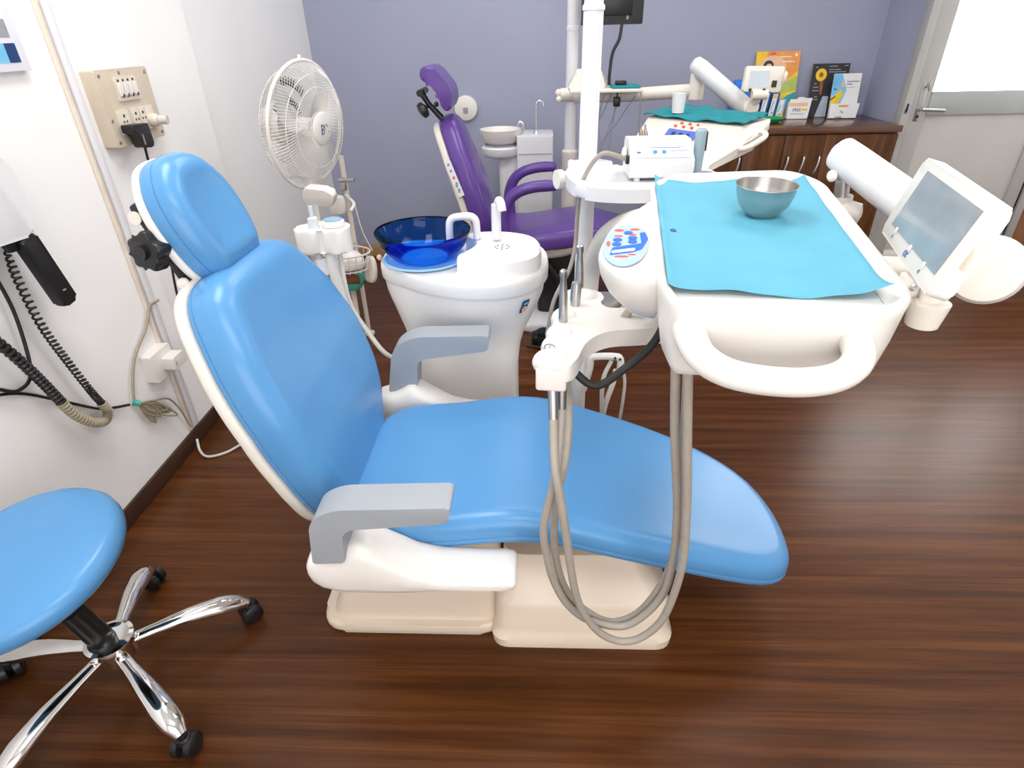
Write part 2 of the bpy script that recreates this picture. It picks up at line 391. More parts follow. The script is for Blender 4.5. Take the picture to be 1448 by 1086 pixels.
# ------------------------------------------------------------------ lights (ceiling lamps) and world
def area(name, loc, sx, sy, power, col=(1, 0.982, 0.96), rot=(0, 0, 0)):
    l = bpy.data.lights.new(name, 'AREA'); l.shape = 'RECTANGLE'; l.size = sx; l.size_y = sy; l.energy = power; l.color = col
    o = bpy.data.objects.new(name, l); COL.objects.link(o); o.location = loc; o.rotation_euler = rot; return o
area('ceiling_lamp_front', (0.35, -0.2, 2.78), 1.4, 0.7, 22)
area('ceiling_lamp_middle', (0.9, 2.3, 2.78), 0.6, 1.2, 17)
area('ceiling_lamp_left', (-0.7, 1.5, 2.78), 0.5, 1.2, 24)
area('ceiling_lamp_right', (2.5, 1.6, 2.78), 0.6, 1.2, 12)
area('ceiling_lamp_rear', (-0.2, 3.4, 2.78), 1.2, 0.5, 14)
# unseen window added behind the camera to throw fill light on front faces
wn = struct('fill_window_1', zbox(-0.95, 1.75, -1.50, -1.47, 0.57, 2.43), WHITE)
obj('fill_window_pane', zbox(-0.90, 1.70, -1.472, -1.466, 0.62, 2.38, 0), mat('fill_frosted_pane', (0.85, 0.85, 0.85), 0.4), wn)
area('window_fill_light', (0.4, -1.44, 1.5), 2.5, 1.7, 42, (1, 0.985, 0.97), (radians(90), 0, 0))
w = bpy.data.worlds.new('World'); SC.world = w; w.use_nodes = True
w.node_tree.nodes['Background'].inputs[0].default_value = (0.9, 0.93, 1, 1); w.node_tree.nodes['Background'].inputs[1].default_value = 0.3

# ------------------------------------------------------------------ camera
Fpx = 836.0
cd = Vector((36, 1397, Fpx)).normalized()                   # world down, in camera axes (right, down, forward)
cp = Vector((36, -501, Fpx)); cp = (cp - cd * cp.dot(cd)).normalized()
cr = cd.cross(cp)
# rows of the camera matrix expressed in the world (X right, Y depth, Z up)
def wv(i): return Vector((cr[i], cp[i], -cd[i]))
right, down, fwd = wv(0), wv(1), wv(2)
cam = bpy.data.cameras.new('camera'); cam.sensor_width = 36; cam.lens = Fpx / 1448 * 36; cam.clip_start = 0.05
co = bpy.data.objects.new('camera', cam); COL.objects.link(co)
R = Matrix((right, -down, -fwd)).transposed().to_4x4()
co.matrix_world = Matrix.Translation((0, 0, 1.45)) @ R
SC.camera = co
SC.view_settings.view_transform = 'Standard'; SC.view_settings.look = 'None'; SC.view_settings.gamma = 1; SC.view_settings.use_curve_mapping = False
SC.view_settings.exposure = 0.1
#SECTION2
# ================================================================== blue dental chair
YC = 1.275
chair = thing('dental_chair', 'large reclined dental chair in light blue vinyl with grey armrests', 'dental chair', (-0.1, YC, 0))
def seat_top(x):
    if x < -0.28: return 0.468 + 0.02 * ((-0.28 - x) / 0.2) ** 1.5 * (-0.6)
    if x < -0.05: t = (x + 0.28) / 0.23; return 0.468 + 0.022 * t * t * (3 - 2 * t)
    if x < 0.09: t = (x + 0.05) / 0.14; return 0.49 - 0.32 * 0.14 * t * t / 2
    return 0.49 - 0.0224 - 0.32 * (x - 0.09)
near = [(-0.50, 1.16), (-0.46, 1.06), (-0.40, 1.015), (-0.3, 1.0), (-0.15, 0.997), (0, 0.998), (0.15, 1.0), (0.3, 1.005), (0.43, 1.012), (0.53, 1.022), (0.60, 1.045), (0.645, 1.09), (0.665, 1.16)]
far = [(0.668, 1.24), (0.655, 1.32), (0.62, 1.395), (0.55, 1.46), (0.44, 1.51), (0.3, 1.54), (0.15, 1.552), (0, 1.556), (-0.15, 1.556), (-0.3, 1.55), (-0.40, 1.535), (-0.46, 1.49), (-0.50, 1.39), (-0.51, 1.275)]
out = smooth2d(near + far, 4)
def seat_map(a, b, h):
    return Vector((a, b, seat_top(a) - 0.082 + h))
seat = obj('seat_cushion', M().pillow(out, seat_map, 0.082, 0.038, -0.006, 16, 0.02, seam=0.028), BLUE, chair)
# backrest: profile of the front face in (x,z) and half width per height
bp_ = [(0.385, -0.468), (0.47, -0.488), (0.55, -0.495), (0.62, -0.507), (0.75, -0.545), (0.9, -0.607), (1.0, -0.655), (1.075, -0.698)]
def back_front(z):
    z = max(bp_[0][0] - 0.05, z)
    for i in range(len(bp_) - 1):
        if z <= bp_[i + 1][0] or i == len(bp_) - 2:
            a, b = bp_[i], bp_[i + 1]; t = (z - a[0]) / (b[0] - a[0]); return a[1] + (b[1] - a[1]) * t
hw = [(0.385, 0.10), (0.40, 0.15), (0.43, 0.19), (0.48, 0.228), (0.55, 0.262), (0.63, 0.285), (0.72, 0.295), (0.80, 0.29), (0.88, 0.272), (0.94, 0.245), (0.985, 0.218), (1.012, 0.19), (1.030, 0.145), (1.036, 0.07)]
bo = smooth2d([(-w_, z_) for z_, w_ in hw] + [(w_, z_) for z_, w_ in hw[::-1]], 3)
nx, nz = 0.93, 0.36     # outward normal of the front face (towards the foot end and up)
def back_map(thick, shift=0.0):
    def f(a, b, h):
        x = back_front(b)
        pad = 0.010 * math.exp(-((b - 0.62) / 0.12) ** 2) * max(0, 1 - (a / 0.25) ** 2)
        k = h - thick + shift + (pad if h > thick * 0.5 else 0)
        return Vector((x + 0.026 + nx * k, YC + 0.010 + a, b + nz * k))
    return f
obj('backrest_cushion', M().pillow(bo, back_map(0.10), 0.10, 0.048, -0.012, 16, 0.02, seam=0.022), BLUE, chair)
bo2 = [(a * 1.02, 0.73 + (b - 0.73) * 1.015) for a, b in bo]
obj('backrest_shell', M().pillow(bo2, back_map(0.034, -0.094), 0.034, 0.008, 0, 10, 0.02), CREAM, chair, label='cream rear shell')
# headrest
hh = [(1.014, 0.07), (1.022, 0.105), (1.05, 0.126), (1.1, 0.138), (1.15, 0.138), (1.19, 0.125), (1.22, 0.102), (1.243, 0.07), (1.253, 0.03)]
ho = smooth2d([(-w_, z_) for z_, w_ in hh] + [(w_, z_) for z_, w_ in hh[::-1]], 3)
def head_map(thick, shift=0.0):
    def f(a, b, h):
        x = -0.688 - 0.40 * (b - 1.03)
        k = h - thick + shift
        return Vector((x + 0.028 + 0.94 * k, YC + 0.016 + a * 0.89, b + 0.34 * k))
    return f
obj('headrest_cushion', M().pillow(ho, head_map(0.078), 0.078, 0.040, -0.010, 12, 0.012, seam=0.036), BLUE, chair)
ho2 = [(a * 1.03, 1.135 + (b - 1.135) * 1.025) for a, b in ho]
obj('headrest_shell', M().pillow(ho2, head_map(0.022, -0.072), 0.022, 0.006, 0, 8, 0.012), WHITE, chair, label='white rear shell')
hb = obj('headrest_bracket', M().box((-0.79, 1.205, 1.075), (0.026, 0.04, 0.19), 0.008, Matrix.Rotation(radians(-20), 3, 'Y')).tube([(-0.822, 1.19, 1.135), (-0.822, 1.40, 1.135)], 0.013, 12)
         .tube([(-0.757, 1.175, 1.0), (-0.757, 1.40, 1.0)], 0.012, 12).box((-0.79, 1.275, 0.97), (0.02, 0.09, 0.28), 0.006, Matrix.Rotation(radians(-20), 3, 'Y')), BLACK, chair, label='black hinge bracket')
obj('hinge_cap', M().tube([(-0.823, 1.188, 1.137), (-0.823, 1.180, 1.137)], 0.0135, 18), CREAM, hb)
obj('hinge_cap', M().tube([(-0.757, 1.173, 1.0), (-0.757, 1.165, 1.0)], 0.0125, 18), CREAM, hb)
kn = []
for i in range(40):
    a = 2 * pi * i / 40; kn.append((0.038 + 0.0055 * cos(5 * a), a))
kf = axis_frame((-0.800, 1.165, 1.075), (-0.25, -1, 0.1))
obj('headrest_knob', M().prism([(r * cos(a), r * sin(a)) for r, a in kn], -0.016, 0.02, kf, 0.007).tube([kf(0, 0, -0.04), kf(0, 0, 0.03)], 0.015, 12), BLACK, chair, label='black lobed tightening knob')
# armrests: L profile in (x,z)
ap = [(-0.487, 0.466), (-0.416, 0.470), (-0.406, 0.566), (-0.184, 0.588), (-0.172, 0.631), (-0.42, 0.622), (-0.473, 0.590)]
ap2 = [(-0.472, 0.470), (-0.380, 0.472), (-0.369, 0.586), (-0.151, 0.616), (-0.142, 0.668), (-0.38, 0.664), (-0.445, 0.622)]
for y0, y1, pr_ in ((0.882, 0.962, ap), (1.585, 1.662, ap2)):
    apr = rounded(pr_, [0.006, 0.006, 0.016, 0.014, 0.014, 0.05, 0.05], 6)
    obj('armrest', M().prism(apr, y0, y1, lambda a, b, c: Vector((a, c, b)), 0.010, 3), GREY, chair)
# arm covers: sculpted cream side arms under the seat
def side_cover(y0, y1, sgn):
    secs = [(-0.512, 0.400, 0.450, 0.6), (-0.504, 0.378, 0.464, 0.8), (-0.485, 0.362, 0.470, 0.95), (-0.45, 0.350, 0.475, 1), (-0.425, 0.346, 0.488, 1), (-0.405, 0.344, 0.500, 1), (-0.385, 0.344, 0.500, 1), (-0.36, 0.345, 0.482, 1), (-0.32, 0.350, 0.455, 1), (-0.28, 0.357, 0.428, 1), (-0.22, 0.366, 0.408, 1), (-0.12, 0.371, 0.402, 1), (-0.075, 0.371, 0.403, 0.95), (-0.055, 0.375, 0.400, 0.8), (-0.050, 0.379, 0.396, 0.65), (-0.046, 0.385, 0.390, 0.3)]
    rings = []
    for x, z0, z1, k in secs:
        yc = (y0 + y1) / 2; hwid = (y1 - y0) / 2 * (0.6 + 0.4 * k)
        ring = []
        for j in range(20):
            a = 2 * pi * j / 20; ca, sa = cos(a), sin(a)
            ring.append((x, yc + hwid * math.copysign(abs(ca) ** 0.55, ca), (z0 + z1) / 2 + (z1 - z0) / 2 * math.copysign(abs(sa) ** 0.55, sa)))
        rings.append(ring)
    m = M().loft(rings)
    return m
obj('arm_cover', side_cover(0.888, 1.005, 1), WHITE, chair)
obj('arm_cover', side_cover(1.55, 1.655, -1), WHITE, chair)
# base
pl = rrect(-0.61, -0.09, 1.055, 1.50, 0.07, 6)
obj('base_plate', M().prism(pl, 0.0, 0.035, None, 0.012, 3), BASEC, chair)
shr = []
for z, x0, x1, y0, y1 in ((0.033, -0.585, -0.10, 1.075, 1.48), (0.10, -0.56, -0.10, 1.085, 1.47), (0.15, -0.50, -0.10, 1.09, 1.46), (0.19, -0.42, -0.10, 1.095, 1.455), (0.24, -0.36, -0.10, 1.11, 1.44), (0.36, -0.34, -0.10, 1.13, 1.42)):
    shr.append([(a, b, z) for a, b in rrect(x0, x1, y0, y1, 0.06, 5)])
obj('lift_shroud', M().loft(shr), BASEC, chair)
blk = []
for z, x0, x1, y0, y1, r in ((0, -0.125, 0.365, 1.018, 1.53, 0.05), (0.03, -0.127, 0.367, 1.016, 1.532, 0.05), (0.042, -0.12, 0.36, 1.024, 1.525, 0.05), (0.06, -0.115, 0.355, 1.03, 1.52, 0.05), (0.135, -0.112, 0.352, 1.034, 1.515, 0.05), (0.155, -0.108, 0.345, 1.045, 1.505, 0.05), (0.17, -0.10, 0.335, 1.065, 1.485, 0.05), (0.27, -0.09, 0.27, 1.10, 1.45, 0.06)):
    blk.append([(a, b, z) for a, b in rrect(x0, x1, y0, y1, r, 6)])
obj('base_block', M().loft(blk), BASEC, chair)
obj('seat_frame', M().box((-0.16, YC, 0.37), (0.62, 0.36, 0.07), 0.02).box((0.16, YC, 0.31), (0.3, 0.3, 0.07), 0.02, Matrix.Rotation(radians(17.5), 3, 'Y')), BASEC, chair)
obj('back_hinge', M().box((-0.53, YC, 0.37), (0.14, 0.2, 0.07), 0.02), BASEC, chair)

# ================================================================== wheeled stool
SX, SY = -1.08, 0.91
stool = thing('wheeled_stool', 'round light blue stool on a chrome five-star base with black castors', 'stool', (SX, SY, 0))
axs = Vector((-0.10, -0.15, 1)).normalized()          # the column leans a little towards the viewer
s_u = axs.cross(Vector((0, 1, 0))).normalized(); s_v = axs.cross(s_u)
def sfr(a, b, c):
    return Vector((SX, SY, 0.14)) + s_u * (a * 1.07 + 0.012) + s_v * b * 1.07 + axs * ((c - 0.14) * 0.99)
prof = [(0.001, 0.448), (0.17, 0.448), (0.185, 0.452), (0.194, 0.462), (0.1985, 0.477), (0.197, 0.492), (0.19, 0.504), (0.178, 0.5115), (0.16, 0.516), (0.12, 0.519), (0.06, 0.521), (0.001, 0.5215)]
obj('seat_cushion', M().lathe(prof, sfr, 56), BLUE, stool)
obj('seat_plate', M().prism(rrect(-0.1, 0.1, -0.1, 0.1, 0.02), 0.432, 0.449, sfr), BLACK, stool)
obj('column', M().lathe([(0.027, 0.13), (0.027, 0.30), (0.022, 0.302), (0.022, 0.435)], sfr, 24), BLACK, stool, label='black gas column')
obj('hub', M().lathe([(0.040, 0.092), (0.048, 0.097), (0.050, 0.135), (0.057, 0.140), (0.059, 0.148), (0.056, 0.158), (0.046, 0.161), (0.040, 0.158), (0.028, 0.156)], lambda a, b, c: (SX + a, SY + b, c), 32), CHROME, stool, label='chrome hub collar')
ang0 = math.atan2(0.718 - 0.915, -0.804 + 1.08)
for k in range(5):
    a = ang0 + k * 2 * pi / 5; d = Vector((cos(a), sin(a), 0)); B = Vector((SX, SY, 0))
    sd = Vector((-d.y, d.x, 0))
    leg = obj('leg', M().tube([B + d * 0.038 + Vector((0, 0, 0.125)), B + d * 0.10 + Vector((0, 0, 0.122)), B + d * 0.18 + Vector((0, 0, 0.115)), B + d * 0.25 + Vector((0, 0, 0.100)), B + d * 0.29 + Vector((0, 0, 0.085)), B + d * 0.315 + Vector((0, 0, 0.068))],
                     [0.016, 0.018, 0.025, 0.030, 0.026, 0.016], 16, 5, flat=(1.0, 0.72)), CHROME, stool)
    wc = B + d * 0.315; sw = 0.6 + k * 1.1; ax = Vector((cos(a + sw), sin(a + sw), 0))
    cm = M()
    for s_ in (-1, 1):
        f = axis_frame(wc + ax * (s_ * 0.015) + Vector((0, 0, 0.0295)), ax * s_)
        cm.lathe([(0.02, -0.011), (0.0285, -0.007), (0.0295, 0.0), (0.0285, 0.008), (0.021, 0.013), (0.008, 0.014)], f, 24)
    cm.tube([wc + Vector((0, 0, 0.03)), wc + Vector((0, 0, 0.07))], 0.012, 10)
    cm.box(wc + Vector((0, 0, 0.048)), (0.034, 0.034, 0.028), 0.01)
    obj('castor', cm, BLACK, leg, label='black twin-wheel castor')

# ================================================================== instrument console (tray on its arm)
TS = 0.06
def tz(y): return 1.12 + TS * (y - 0.8)
nrm = Vector((0, -TS, 1)).normalized()
con = thing('instrument_console', 'white instrument console with deep tray, front handle and round keypad pod', 'dental unit', (0.37, 1.07, 0.95))
rim = rounded([(0.180, 0.860), (0.184, 0.772), (0.485, 0.748), (0.53, 0.79), (0.625, 1.36), (0.585, 1.455), (0.31, 1.435), (0.247, 1.36)], [0.02, 0.045, 0.05, 0.05, 0.06, 0.06, 0.05, 0.05], 6)
cxr = sum(p[0] for p in rim) / len(rim); cyr = sum(p[1] for p in rim) / len(rim)
def shrink(d):
    o = []
    for i, p in enumerate(rim):
        a, b = rim[i - 1], rim[(i + 1) % len(rim)]; t = Vector((b[0] - a[0], b[1] - a[1])).normalized(); n = Vector((-t.y, t.x))
        q = Vector(p) + n * d; o.append((q.x, q.y))
    return o
def tray_ring(d, dz, sc=1.0, dy=0.0):
    return [Vector((cxr + (x - cxr) * sc, cyr + (y - cyr) * sc + dy, tz(y) + dz)) for x, y in shrink(d)]
# outer skin up over the rim, then the recessed deck
tr = [tray_ring(0.060, -0.138), tray_ring(0.038, -0.136), tray_ring(0.025, -0.128), tray_ring(0.018, -0.114), tray_ring(0.010, -0.07), tray_ring(0.004, -0.02), tray_ring(0.001, -0.006), tray_ring(0.003, -0.001), tray_ring(0.008, 0.001), tray_ring(0.014, -0.001), tray_ring(0.019, -0.008), tray_ring(0.024, -0.011), tray_ring(0.030, -0.0115)]
obj('tray_body', M().loft(tr), WHITE, con)
obj('handle', M().tube([(0.222, 0.80, 1.075), (0.218, 0.768, 1.070), (0.228, 0.728, 1.056), (0.262, 0.702, 1.045), (0.32, 0.690, 1.040), (0.372, 0.688, 1.042), (0.410, 0.698, 1.049), (0.436, 0.724, 1.058), (0.446, 0.765, 1.066), (0.446, 0.80, 1.07)],
                     [0.024, 0.023, 0.021, 0.020, 0.020, 0.020, 0.020, 0.021, 0.022, 0.023], 18, 5), WHITE, con)
# keypad pod on the left of the tray
pod = rounded([(0.188, 0.878), (0.132, 0.900), (0.098, 0.975), (0.135, 1.115), (0.238, 1.275), (0.252, 1.27), (0.200, 0.880)], [0.01, 0.05, 0.06, 0.09, 0.005, 0.004, 0.004], 6)
def pod_ring(k, dz):
    cx, cy = 0.20, 1.04; return [Vector((cx + (x - cx) * k, cy + (y - cy) * (0.3 + 0.7 * k), tz(y) + dz)) for x, y in pod]
obj('keypad_pod', M().loft([pod_ring(0.40, -0.106), pod_ring(0.55, -0.101), pod_ring(0.80, -0.076), pod_ring(0.95, -0.048), pod_ring(1.0, -0.024), pod_ring(0.99, -0.016), pod_ring(0.965, -0.012), pod_ring(0.5, -0.011)]), WHITE, con)
kc = Vector((0.155, 1.022, tz(1.022) - 0.011)); ku = Vector((0.055, 0.055, 0.055 * TS)).normalized()
kfr = frame(kc, Vector((0.70, 0.71, 0.71 * TS)), Vector((-0.71, 0.70, 0.70 * TS)))
KA, KB = 0.082, 0.050
def el(a, b, cx=0, cy=0, n=40): return [(cx + a * cos(2 * pi * i / n), cy + b * sin(2 * pi * i / n)) for i in range(n)]
kf0 = frame(kc, (1, 0, 0), (0, 1, TS))
# sticker: an ellipse leaning along the pod's edge
def kmap(u, v, w=0):          # u along the lean, v across
    c_, s_ = cos(radians(78)), sin(radians(78))
    return kf0(u * c_ - v * s_, u * s_ + v * c_, w)
keypad = obj('keypad', M().prism(el(0.098, 0.039), 0.0005, 0.0022, kmap), LABELP, con, label='pale blue round keypad')
def kq(x, y, w=0): return kf0(x * 0.9 + y * 0.10, y, w)    # x to the right, y away, as seen from the stool
obj('keypad_panel', M().prism(rounded([(-0.032, -0.052), (0.012, -0.040), (0.030, -0.026), (0.044, 0.02), (0.040, 0.055), (0.029, 0.052), (0.030, 0.0), (-0.026, -0.018)], 0.004, 3), 0.0022, 0.0030, kq), LABELB, keypad, label='blue panel')
obj('display_window', M().prism(rounded([(-0.029, -0.045), (0.016, -0.034), (0.017, -0.022), (-0.027, -0.034)], 0.005, 3), 0.0030, 0.0036, kq), LABELW, keypad, label='white display strip')
for x_, y_ in ((0.006, 0.052), (-0.016, 0.018), (0.014, 0.026), (-0.018, -0.003), (0.013, 0.008)):
    obj('key', M().prism(el(0.009, 0.0085, x_, y_, 20), 0.0022, 0.0034, kq), LABELB, keypad, label='round blue key')
for x_, y_, a_, b_ in ((-0.012, 0.066, 0.010, 0.006), (0.020, 0.070, 0.010, 0.005), (0.014, 0.043, 0.008, 0.004), (-0.014, 0.037, 0.009, 0.004), (-0.034, 0.000, 0.004, 0.012), (-0.010, -0.058, 0.014, 0.004), (0.010, -0.050, 0.008, 0.003)):
    obj('key_symbol', M().prism(el(a_, b_, x_, y_, 12), 0.0022, 0.0029, kq), RED, keypad, label='red symbol')
# instrument holder: one moulded bar with a neck to the tray and five rounded lobes
hout = rounded([(-0.004, 0.922), (0.016, 0.985), (0.026, 1.06), (0.042, 1.15), (0.058, 1.235), (0.075, 1.275), (0.135, 1.272), (0.150, 1.225), (0.130, 1.185), (0.155, 1.165), (0.27, 1.17), (0.27, 1.075), (0.20, 1.06), (0.135, 1.055), (0.092, 1.01), (0.072, 0.94), (0.056, 0.912)],
               [0.012, 0.01, 0.01, 0.01, 0.02, 0.02, 0.02, 0.02, 0.03, 0.04, 0.005, 0.005, 0.05, 0.05, 0.05, 0.03, 0.012], 5)
hold = obj('holder_bar', M().prism(hout, 0.904, 0.940, None, 0.012, 4).prism(rounded([(-0.005, 0.920), (0.004, 0.955), (0.056, 0.946), (0.052, 0.913)], 0.008, 3), 0.884, 0.93, None, 0.006, 3), WHITE, con, label='white moulded instrument holder with lobes')
for lx, ly, rx, ry in ((0.024, 0.945, 0.034, 0.026), (0.034, 1.000, 0.028, 0.022), (0.044, 1.052, 0.028, 0.022), (0.056, 1.130, 0.028, 0.024), (0.095, 1.235, 0.044, 0.032)):
    obj('holder_lobe', M().ball((lx, ly, 0.930), (rx, ry, 0.026), 22), WHITE, hold)
obj('holder_screw', M().lathe([(0.010, 0), (0.010, 0.004), (0.006, 0.006)], lambda a, b, c: (0.022 + a, 0.972 + b, 0.945 + c), 16), HSTEEL, hold)
obj('air_hose', M().tube([(0.06, 0.98, 0.90), (0.11, 0.965, 0.868), (0.17, 0.99, 0.895), (0.215, 0.99, 0.945), (0.24, 1.0, 1.0)], 0.008, 10, 6), RUBBER, con, label='black air hose')
# support arm rising from the pole
obj('support_arm', M().tube([(0.172, 1.845, 0.58), (0.174, 1.843, 0.69), (0.176, 1.82, 0.80), (0.20, 1.72, 0.915), (0.245, 1.6, 0.99), (0.30, 1.49, 1.03), (0.36, 1.38, 1.045)], [0.024, 0.025, 0.028, 0.034, 0.036, 0.036, 0.036], 18, 6), CREAM, con, label='beige curved support arm')
obj('tray_pivot', M().lathe([(0.05, 0.985), (0.055, 0.99), (0.055, 1.04), (0.045, 1.06)], lambda a, b, c: (0.40 + a, 1.3 + b, c), 24).box((0.37, 1.43, 1.02), (0.06, 0.05, 0.03), 0.01), HSTEEL, con)

# hoses hanging from the holder, each on its own instrument
def handpiece(pts, r, hose_pts, label, tip=True):
    t = thing('handpiece', label, 'dental handpiece', pts[0], 'handpieces in the holder of the blue chair unit')
    obj('hose', M().tube(hose_pts, 0.0085, 12, 8), HOSE, t, label='grey rubber hose')
    if tip: obj('grip', M().tube(pts, r, 14), HSTEEL, t, label='steel grip')
    return t
handpiece([(0.046, 0.955, 0.882), (0.046, 0.945, 0.83)], [0.0095, 0.009],
          [(0.046, 0.945, 0.83), (0.041, 0.91, 0.76), (0.034, 0.895, 0.70), (0.013, 0.89, 0.575), (0.022, 0.89, 0.48), (0.039, 0.89, 0.405), (0.07, 0.89, 0.335), (0.12, 0.89, 0.285), (0.205, 0.89, 0.27), (0.27, 0.89, 0.36), (0.285, 0.89, 0.47), (0.278, 0.89, 0.62), (0.252, 0.89, 0.80), (0.232, 0.89, 0.985)],
          'handpiece hanging under the near end of the white holder, its hose the middle loop')
handpiece([(0.028, 0.945, 0.885), (0.030, 0.925, 0.82)], [0.0095, 0.009],
          [(0.030, 0.925, 0.82), (0.033, 0.88, 0.74), (0.045, 0.865, 0.67), (0.055, 0.86, 0.60), (0.078, 0.86, 0.432), (0.103, 0.86, 0.345), (0.146, 0.86, 0.277), (0.197, 0.86, 0.253), (0.243, 0.86, 0.278), (0.279, 0.86, 0.35), (0.296, 0.86, 0.50), (0.285, 0.86, 0.66), (0.268, 0.86, 0.80), (0.248, 0.87, 0.985)],
          'handpiece under the holder whose grey hose makes the lowest front loop')
handpiece([(0.0505, 1.10, 1.050), (0.0505, 1.10, 1.047), (0.0507, 1.10, 1.038), (0.051, 1.10, 1.030), (0.0515, 1.10, 1.0), (0.052, 1.10, 0.95), (0.052, 1.10, 0.92)], [0.004, 0.0075, 0.008, 0.0062, 0.0085, 0.0095, 0.0090],
          [(0.052, 1.10, 0.92), (0.056, 1.06, 0.86), (0.062, 0.98, 0.80), (0.055, 0.93, 0.72), (0.038, 0.915, 0.62), (0.038, 0.912, 0.48), (0.066, 0.91, 0.36), (0.12, 0.91, 0.285), (0.18, 0.91, 0.255), (0.24, 0.91, 0.30), (0.284, 0.91, 0.42), (0.292, 0.91, 0.55), (0.278, 0.91, 0.74), (0.258, 0.91, 0.985)],
          'steel handpiece standing in the middle notch of the white holder')
handpiece([(0.0905, 1.245, 1.053), (0.0905, 1.245, 1.05), (0.091, 1.245, 1.04), (0.0915, 1.245, 1.03), (0.092, 1.245, 1.0), (0.092, 1.245, 0.96), (0.092, 1.245, 0.925)], [0.004, 0.0085, 0.009, 0.0065, 0.0085, 0.0095, 0.009],
          [(0.092, 1.245, 0.925), (0.10, 1.235, 0.88), (0.15, 1.22, 0.90), (0.22, 1.20, 0.985)],
          'steel handpiece standing in the far notch of the white holder')
handpiece([(0.083, 1.185, 0.99), (0.082, 1.185, 0.975), (0.081, 1.183, 0.955), (0.081, 1.18, 0.92)], [0.010, 0.0115, 0.0115, 0.010],
          [(0.081, 1.18, 0.92), (0.09, 1.16, 0.875), (0.14, 1.13, 0.885), (0.20, 1.12, 0.97)],
          'short thick steel handpiece between two taller ones in the white holder')
# drape and bowl
dpts = [(0.262, 1.385), (0.59, 1.405), (0.555, 1.0), (0.515, 0.805), (0.36, 0.808), (0.205, 0.825), (0.192, 0.85), (0.225, 1.1)]
NXG, NYG = 34, 48
dv, df = [], []
for j in range(NYG + 1):
    t = j / NYG; y = 0.812 + (1.392 - 0.812) * t
    xl = 0.192 + (0.264 - 0.192) * t; xr = 0.494 + (0.594 - 0.494) * t
    for i in range(NXG + 1):
        s_ = i / NXG; x = xl + (xr - xl) * s_
        yy = y + (0.018 * s_ * (1 - 0) * (1 - t) * -1) + 0.012 * (1 - t) * (1 - s_)
        e = min(s_, 1 - s_) * (xr - xl); e2 = min(t, 1 - t) * 0.58
        z = tz(yy) - 0.0105 + 0.0015
        z += 0.0016 * sin(x * 41 + y * 13) * sin(y * 29 + 1.0) + 0.0008 * sin(x * 90 - y * 60)
        z += 0.010 * math.exp(-e2 / 0.012) * (0.55 + 0.45 * sin(x * 30)) * (1 if t < 0.5 else 0.6) + 0.012 * math.exp(-e / 0.014)
        z += 0.006 * math.exp(-(((s_ - 0.98) ** 2) + ((t - 0.02) ** 2) * 2) / 0.006)
        dv.append((x, yy, max(z, tz(yy) - 0.0095)))
for j in range(NYG):
    for i in range(NXG):
        a = j * (NXG + 1) + i; df.append((a, a + 1, a + NXG + 2, a + NXG + 1))
def cloth(name, dv, df, material, label, cat, loc, thick=0.0012):
    o = one(name, M().add(dv, df), material, label, cat, loc, sharp=180)
    md = o.modifiers.new('thickness', 'SOLIDIFY'); md.thickness = thick; md.offset = 1; return o
dr_ = cloth('sterile_drape', dv, df, CYAN, 'bright cyan sterile sheet lying in the near console tray', 'drape', (0.38, 1.1, 1.12))
sf = frame((0.247, 1.078, tz(1.078) - 0.0055), (1, 0.1, 0.006), (-0.1, 1, TS))
obj('stamp', M().box(sf(0, 0.004, 0), (0.010, 0.002, 0.001)).box(sf(0, -0.005, 0), (0.010, 0.002, 0.001)).box(sf(0.003, 0, 0), (0.002, 0.010, 0.001)).box(sf(-0.004, -0.001, 0), (0.002, 0.008, 0.001)), mat('violet_ink', (0.09, 0.06, 0.35), 0.6, var=0.05), dr_, label='small violet stamp')
bwn0 = frame((0.431, 1.165, tz(1.165) - 0.0075), (1, 0, 0), (0, 1, TS))
def bwn(a, b, c): return bwn0(a * 0.93, b * 0.93, c * 0.93)
bprof = [(0.001, 0.0015), (0.028, 0.0015), (0.030, 0.0), (0.032, 0.002), (0.040, 0.010), (0.050, 0.024), (0.056, 0.042), (0.0585, 0.060), (0.0605, 0.0615), (0.0600, 0.0625), (0.0575, 0.0615), (0.0550, 0.042), (0.049, 0.025), (0.039, 0.0115), (0.030, 0.0035), (0.001, 0.003)]
one('steel_bowl', M().lathe(bprof, bwn, 64), STEEL, 'small round stainless steel bowl on the cyan sheet', 'bowl', (0.436, 1.165, tz(1.165) - 0.0075), sharp=60)
# ================================================================== film viewer screen beside the tray
fv_o = Vector((0.594, 1.036, 1.14)); e1 = Vector((-0.2756, -0.9613, 0)); e2 = Vector((0.2517, -0.0721, 0.9651)); fn = e1.cross(e2)
fvf = frame(fv_o, e1, e2, fn)
fv = thing('film_viewer', 'white tilted screen with grey display beside the near tray corner', 'screen', (0.556, 0.80, 1.07))
obj('housing', M().prism(rrect(-0.002, 0.308, -0.002, 0.125, 0.012, 4), -0.026, 0.0, fvf, 0.004), WHITE, fv)
obj('display', M().prism([(0.033, 0.02), (0.287, 0.023), (0.296, 0.113), (0.044, 0.111)], 0.0003, 0.0014, fvf), SCREEN, fv, label='grey glossy display')
for u in (0.07, 0.164, 0.241):
    obj('clip', M().box(fvf(u, 0.020, 0.0015), (0.008, 0.009, 0.003), 0.001, Matrix((e1, e2, fn)).transposed()), WHITE, fv)
    obj('clip_screw', M().lathe([(0.003, 0), (0.003, 0.001), (0.001, 0.0015)], frame(fvf(u - 0.004, 0.009, 0.0003), e1, e2, fn), 10), HSTEEL, fv)
lg = M()
